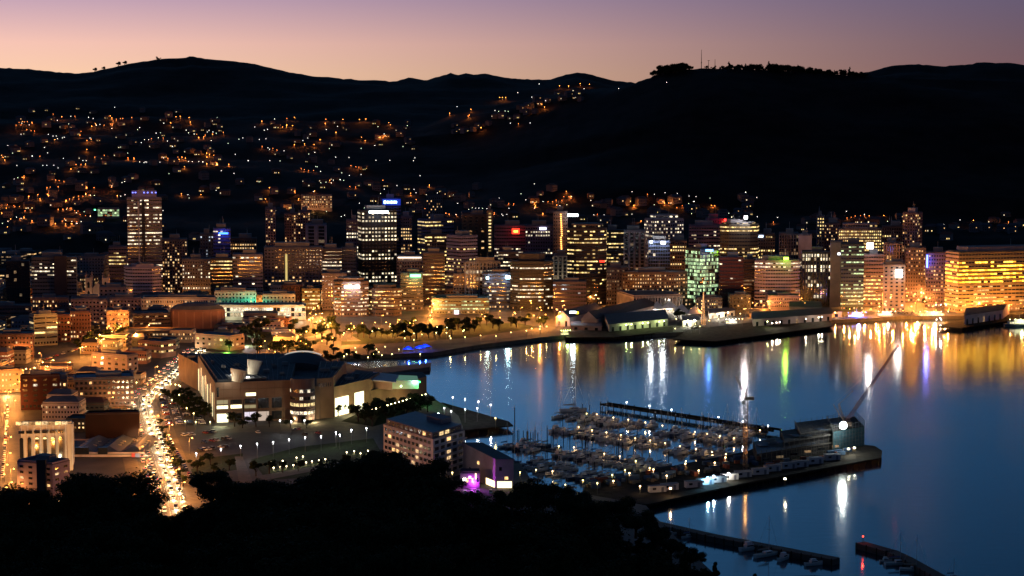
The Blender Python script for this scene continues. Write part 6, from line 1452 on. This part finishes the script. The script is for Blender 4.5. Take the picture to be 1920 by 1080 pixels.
# ------------------------------------------------------------ hillside houses and lamps
def house(wc, rc_, litn, seed):
    r = random.Random(seed); m = MB(); w, d, h = r.uniform(9, 15), r.uniform(8, 11), r.uniform(4.5, 8)
    wmt = wallm(wc); root = empty('hillside_house', (0, 0, 0), 0, 'house', 'house')
    m.box((0, 0, h / 2 - 1.5), (w, d, h + 3), wmt); m.build('wall', root)
    m = MB(); rm = mat('house_roof_%d' % int(rc_[0] * 99), rc_, .8)
    e = [(-w * .54, -d * .56, h), (w * .54, -d * .56, h), (w * .54, d * .56, h), (-w * .54, d * .56, h)]; a, b_ = (-w * .4, 0, h + 2.6), (w * .4, 0, h + 2.6)
    m.face([e[0], e[1], b_, a], rm); m.face([e[2], e[3], a, b_], rm); m.face([e[3], e[0], a], rm); m.face([e[1], e[2], b_], rm); m.build('roof', root)
    n = 5; fl = 2 if h > 6 else 1; on = set(r.sample(range(n * fl), min(n * fl, litn)))
    for k in range(n * fl):
        x = -w * .4 + (k % n) * w * .2; z = .9 + (k // n) * 3
        m = MB(); m.box((x, -d / 2 - .03, z + .7), (w * .08, .1, 1.1), PAL[r.choice(['warm', 'white', 'yellow'])][0] if k in on else GLASS); m.build('window', root)
    return Proto(root)
HP = [('pale', 'unlit', house((.12, .11, .11), (.06, .05, .05), 0, 1)), ('cream', 'one lit window', house((.11, .09, .07), (.05, .04, .05), 1, 2)), ('white', 'two lit windows', house((.16, .14, .14), (.12, .04, .03), 2, 3)), ('brown', 'three lit windows', house((.07, .05, .04), (.05, .05, .06), 3, 4)), ('grey', 'one lit window', house((.08, .08, .09), (.04, .05, .07), 1, 5))]
def hill_hit(px, py):
    d = ray(px, py); y = 1990.
    while y < 6000:
        t = y / d[1]; z = CZ + d[2] * t; x = d[0] * t
        if z <= H(x, y): return Vector((x, y, H(x, y)))
        y += 12
    return None
rh = random.Random(31)
ZONES = [('upper left hillside', [(0, 205, 420, 330)], 58), ('lower left hillside', [(0, 330, 470, 455)], 70), ('middle hillside', [(300, 232, 780, 300)], 36), ('slope behind the towers', [(480, 300, 780, 415)], 34), ('far spur under the pointed peak', [(850, 190, 1010, 245), (960, 165, 1110, 190)], 34), ('terrace behind the central towers', [(760, 352, 1100, 412), (1080, 378, 1420, 425)], 58), ('northern suburb behind the offices', [(1500, 405, 1920, 452)], 36)]
nh = 0
for zn, rects, cnt in ZONES:
    for k in range(cnt):
        x0, y0, x1, y1 = rh.choice(rects); px, py = rh.uniform(x0, x1), rh.uniform(y0, y1)
        if zn.startswith('far spur') : py = max(py, 247 - (px - 850) * .30 + rh.uniform(-14, 14))
        if 310 < px < 500 and 378 < py < 440: continue
        p = hill_hit(px, py)
        if p is None: continue
        cn, ws, pr_ = rh.choice(HP); pr_.put(p, rh.uniform(-.9, .9), rh.uniform(.8, 1.35), '%s house, %s, %s, %s' % (cn, ws.replace('unlit', 'dark windows'), zn, ('upper' if py < (y0 + y1) / 2 else 'lower') + ' ' + ('left' if px < x0 + (x1 - x0) / 3 else 'middle' if px < x0 + (x1 - x0) * 2 / 3 else 'right') + ' part'), 'houses on the ' + zn); nh += 1
def sp(c, es, e, size, nm='hillside_lamp'):
    r = empty(nm, (0, 0, 0), 0, 'lamp', nm.replace('_', ' ')); m = MB(); m.tube((0, 0, -1), (0, 0, 7.5), .15, .1, wallm((.12, .12, .12)), 4); m.build('pole', r)
    m = MB(); m.ball((0, 0, 8), size, em('hill_%.2f%.2f_%.0f' % (c[1], c[2], es), c, es), 6, 4); m.build('lamp_head', r)
    if e:
        l = bpy.data.lights.new('lamp_light', 'POINT'); l.energy = e; l.color = c; l.shadow_soft_size = .4; o = bpy.data.objects.new('lamp_light', l); col.objects.link(o); o.location = (0, -1, 6.4); o.parent = r
    return Proto(r)
SO = sp((1, .27, .04), 11, 7000, .42); SO2 = sp((1, .26, .05), 4, 2500, .45); SW = sp((.95, .85, .75), 5, 0, .42, 'porch_lamp'); SG = sp((.8, .95, .6), 4, 0, .42, 'porch_lamp')
HLP = [(42,233,0),(60,235,0),(41,236,3),(100,220,1),(116,226,0),(131,250,0),(125,245,0),(135,240,0),(140,246,2),(152,252,1),(150,258,0),(172,242,0),(179,239,0),(207,223,0),(210,227,0),(212,232,1),(228,232,0),(233,236,1),(210,239,1),(215,208,2),(103,267,0),(163,270,0),(171,266,0),(163,285,0),(38,282,0),(15,278,3),(60,298,3),(61,298,3),(75,298,1),(3,297,0),(12,294,0),(6,300,0),(9,305,0),(119,302,3),(101,315,2),(109,319,2),(133,321,0),(178,325,0),(240,301,0),(251,302,0),(262,308,2),(270,309,2),(275,309,2),(300,308,2),(258,249,3),(320,237,0),(330,224,0),(338,224,0),(355,226,0),(357,234,0),(379,246,3),(349,250,2),(392,250,2),(388,299,0),(346,317,0),(466,307,3),(465,307,3),(314,269,3),(265,273,3),(54,371,0),(71,369,0),(89,369,0),(75,378,0),(124,379,0),(161,366,0),(10,385,0),(12,395,0),(3,402,0),(20,415,0),(45,411,0),(60,417,0),(104,424,0),(154,425,2),(121,413,1),(33,430,1),(14,430,0),(19,450,0),(138,461,0),(210,352,3),(209,358,0),(220,371,0),(290,342,0),(340,367,0),(377,370,0),(390,380,1),(400,381,1),(410,380,1),(505,355,0),(490,370,0),(498,377,0),(553,365,0),(560,378,0),(491,232,0),(515,229,2),(538,228,1),(552,227,0),(538,240,0),(611,229,0),(610,237,0),(612,248,3),(643,230,0),(674,230,0),(686,229,0),(704,230,0),(729,237,0),(732,240,0),(764,241,3),(630,258,0),(633,243,2),(600,268,0),(589,276,0),(571,275,0),(552,276,0),(577,265,2),(568,270,2),(678,264,0),(685,269,0),(705,306,2),(731,307,2),(592,317,3),(595,317,3),(506,308,3),(580,370,1),(590,371,1),(600,370,1),(582,382,0),(596,383,0),(590,362,0),(718,342,0),(711,381,0),(843,218,0),(857,206,2),(880,221,0),(878,224,0),(883,212,0),(900,237,0),(902,246,0),(937,191,0),(942,192,0),(948,192,0),(928,214,3),(935,214,3),(947,214,3),(953,214,3),(971,180,2),(997,189,2),(989,210,0),(1000,212,0),(1016,206,0),(1021,206,0),(1023,194,2),(1049,167,0),(1066,168,0),(1072,172,0),(1088,163,0),(1095,172,3),(1105,165,0),(1011,164,2),(957,236,3),(972,238,1),(994,237,2),(1160,172,2),(1250,161,2),(805,352,0),(865,372,0),(820,366,3),(850,371,3),(745,357,3),(780,378,1),(808,374,0),(770,367,0),(1003,384,0),(1004,389,0),(1002,349,3),(1026,356,2),(1062,363,0),(1070,374,0),(1126,381,0),(1044,388,0),(986,378,3),(1018,403,0),(1004,390,0),(1190,388,0),(1188,390,0),(1160,380,2),(1214,378,1),(1246,385,0),(1254,385,0),(1247,368,3),(1258,385,3),(1270,367,3),(1300,384,3),(1302,382,3),(1334,391,0),(1340,390,0),(1337,395,1),(1284,391,1),(1285,392,1),(1292,376,2),(1305,374,2),(1202,417,0),(1420,410,2),(1458,411,2),(1450,420,1),(1587,400,3),(1657,407,0),(1664,418,3),(1800,417,2),(1825,422,0),(1840,425,0),(1857,435,0),(1891,420,1),(1770,424,2),(1745,442,1),(1762,445,0),(1790,444,0),(1855,447,0)]
rl = random.Random(91)
for zn_, (x0, y0, x1, y1), cnt in (('l', (0, 215, 430, 330), 16), ('l2', (0, 335, 235, 430), 20), ('m', (300, 240, 760, 300), 8), ('b', (480, 310, 780, 410), 9), ('t', (760, 362, 1400, 415), 12), ('n', (1450, 402, 1700, 428), 5)):
    for q in range(cnt):                     # short runs of lamps along contour roads
        px, py = rl.uniform(x0, x1), rl.uniform(y0, y1); n_ = rl.randint(2, 5); a_ = rl.uniform(-.25, .25); k0 = rl.choice([0, 0, 1, 1, 1, 2, 3])
        for w in range(n_): HLP.append((px + w * rl.uniform(6, 11), py + w * 8 * a_ + rl.uniform(-1, 1), k0 if rl.random() < .7 else rl.choice([1, 2, 3])))
for q in range(110): HLP.append((rl.uniform(0, 790) if q % 4 else rl.uniform(760, 1450), 0, 3))
HLP = [(a, (rl.uniform(225, 440) if a < 470 else rl.uniform(240, 400) if a < 790 else rl.uniform(365, 410)) if not b else b, c) for a, b, c in HLP]
for px, py, k in HLP:
    if 310 < px < 500 and 378 < py < 440: continue
    p = hill_hit(px, py)
    if p is None:
        p = W(px, py, 5900); continue
    pr_ = (SO, SO2, SW, SG)[k] if k != 3 else (SW if int(px + py) % 3 else SG)
    zn = 'left hillside' if px < 470 else 'middle hillside' if px < 790 else 'far spur under the pointed peak' if py < 250 else 'slope behind the central towers' if px < 1450 else 'northern suburb'
    if py > 430: continue
    pr_.put((p.x, p.y, p.z - 5), 0, p.y / 3000 if p.y > 2600 else .87, {0: 'bright orange', 1: 'small dull orange', 2: 'small white', 3: 'small yellow white'}[k] + (' street lamp on the ' if k < 2 else ' porch light on the ') + zn, 'lamps on the ' + zn)
# the big white flats on the hill with rows of dots
T('hill flats', 'long floodlit apartment block with dotted windows on the slope left of the black tower', 566, 624, 366, 2700, depth=14, wall=(.4, .25, .2), style='punch', pal='warm', rows=[.6, .6, .4], bay=3.6, plant=False, name='apartment_block', cat='apartment block')
p = hill_hit(595, 384); 
for dx in (-13, 0, 14):
    light('flats_uplight', (p.x + dx, 2690, H(p.x, 2690) + 3), 3500, (1, .5, .15), .5)
T('green pitch house', 'long low hall with a green white lit window wall left of the tallest tower', 186, 226, 391, 2560, depth=12, wall=(.2, .2, .18), style='glass', pal='green', rows=[.8], bay=4, plant=False, name='sports_hall', cat='hall', signs=[(178, 393.5, 3, 2.5, (.1, 1, .3), 6)])
T('hill slab', 'slab block with small yellow windows on the terrace behind the blue sign', 800, 830, 368, 2500, depth=14, wall=(.2, .15, .13), style='punch', pal='warm', lit=.2, plant=False, name='apartment_block', cat='apartment block')
# ------------------------------------------------------------ clutter on the pier and slipway
def crate(c, nm):
    r = empty('timber_stack', (0, 0, 0), 0, 'stack', 'stack'); m = MB()
    for k in range(4): m.box((0, 0, .2 + k * .42), (5, 1.9, .3), c)
    m.build('timber', r); m = MB()
    for x in (-1.6, 1.6): m.box((x, 0, .82), (.15, 2, 1.7), timber)
    m.build('strap', r); return Proto(r)
def box_c(c):
    r = empty('shipping_container', (0, 0, 0), 0, 'container', 'container'); m = MB(); m.box((0, 0, 1.3), (6, 2.4, 2.6), c)
    for k in range(11): m.box((-2.7 + k * .54, -1.23, 1.3), (.2, .06, 2.3), c)
    m.build('wall', r); m = MB(); m.box((3.03, 0, 1.3), (.06, 2.2, 2.4), wallm((.2, .2, .2))); m.build('door', r); return Proto(r)
def hard(pr0):
    return pr0
CP = [('tan timber stack', crate(wallm((.22, .15, .09)), 0)), ('grey container', box_c(wallm((.16, .17, .18)))), ('rust red container', box_c(wallm((.18, .05, .03)))), ('blue container', box_c(wallm((.03, .06, .12))))]
rk = random.Random(77)
for i in range(70):
    u, v_ = rk.random(), rk.random()
    px = 1105 + u * 320; lo = 928 - u * 40 - 6; hi = 905 - u * 50
    n_, pr_ = rk.choice(CP); p = G(px, hi + (lo - hi) * v_ * .75, 3.06)
    pr_.put(p, .35 + rk.choice([0, 1.57]) + rk.uniform(-.1, .1), rk.uniform(.6, 1), '%s on the building yard, %s part' % (n_, 'shoreward' if u < .33 else 'middle' if u < .66 else 'crane side'), 'stacks and containers on the building yard')
for i in range(26):
    t = rk.random(); p = G(1440 + t * 170, 874 - t * 32 + rk.uniform(-3, 5), 3.06); n_, pr_ = rk.choice(CP)
    pr_.put(p, .35 + rk.uniform(-.1, .1), rk.uniform(.5, .8), '%s beside the terminal, %s' % (n_, 'left' if t < .5 else 'right'), 'stacks along the terminal')
for px, py in ((1150, 915), (1200, 925), (1250, 905), (1310, 895), (1180, 900), (1285, 882), (1340, 880), (1360, 870), (1225, 893)):
    p = G(px, py); LP_.put((p.x, p.y, 3), 0, 1.2, 'small warm lamp in the building yard', 'yard lamps')
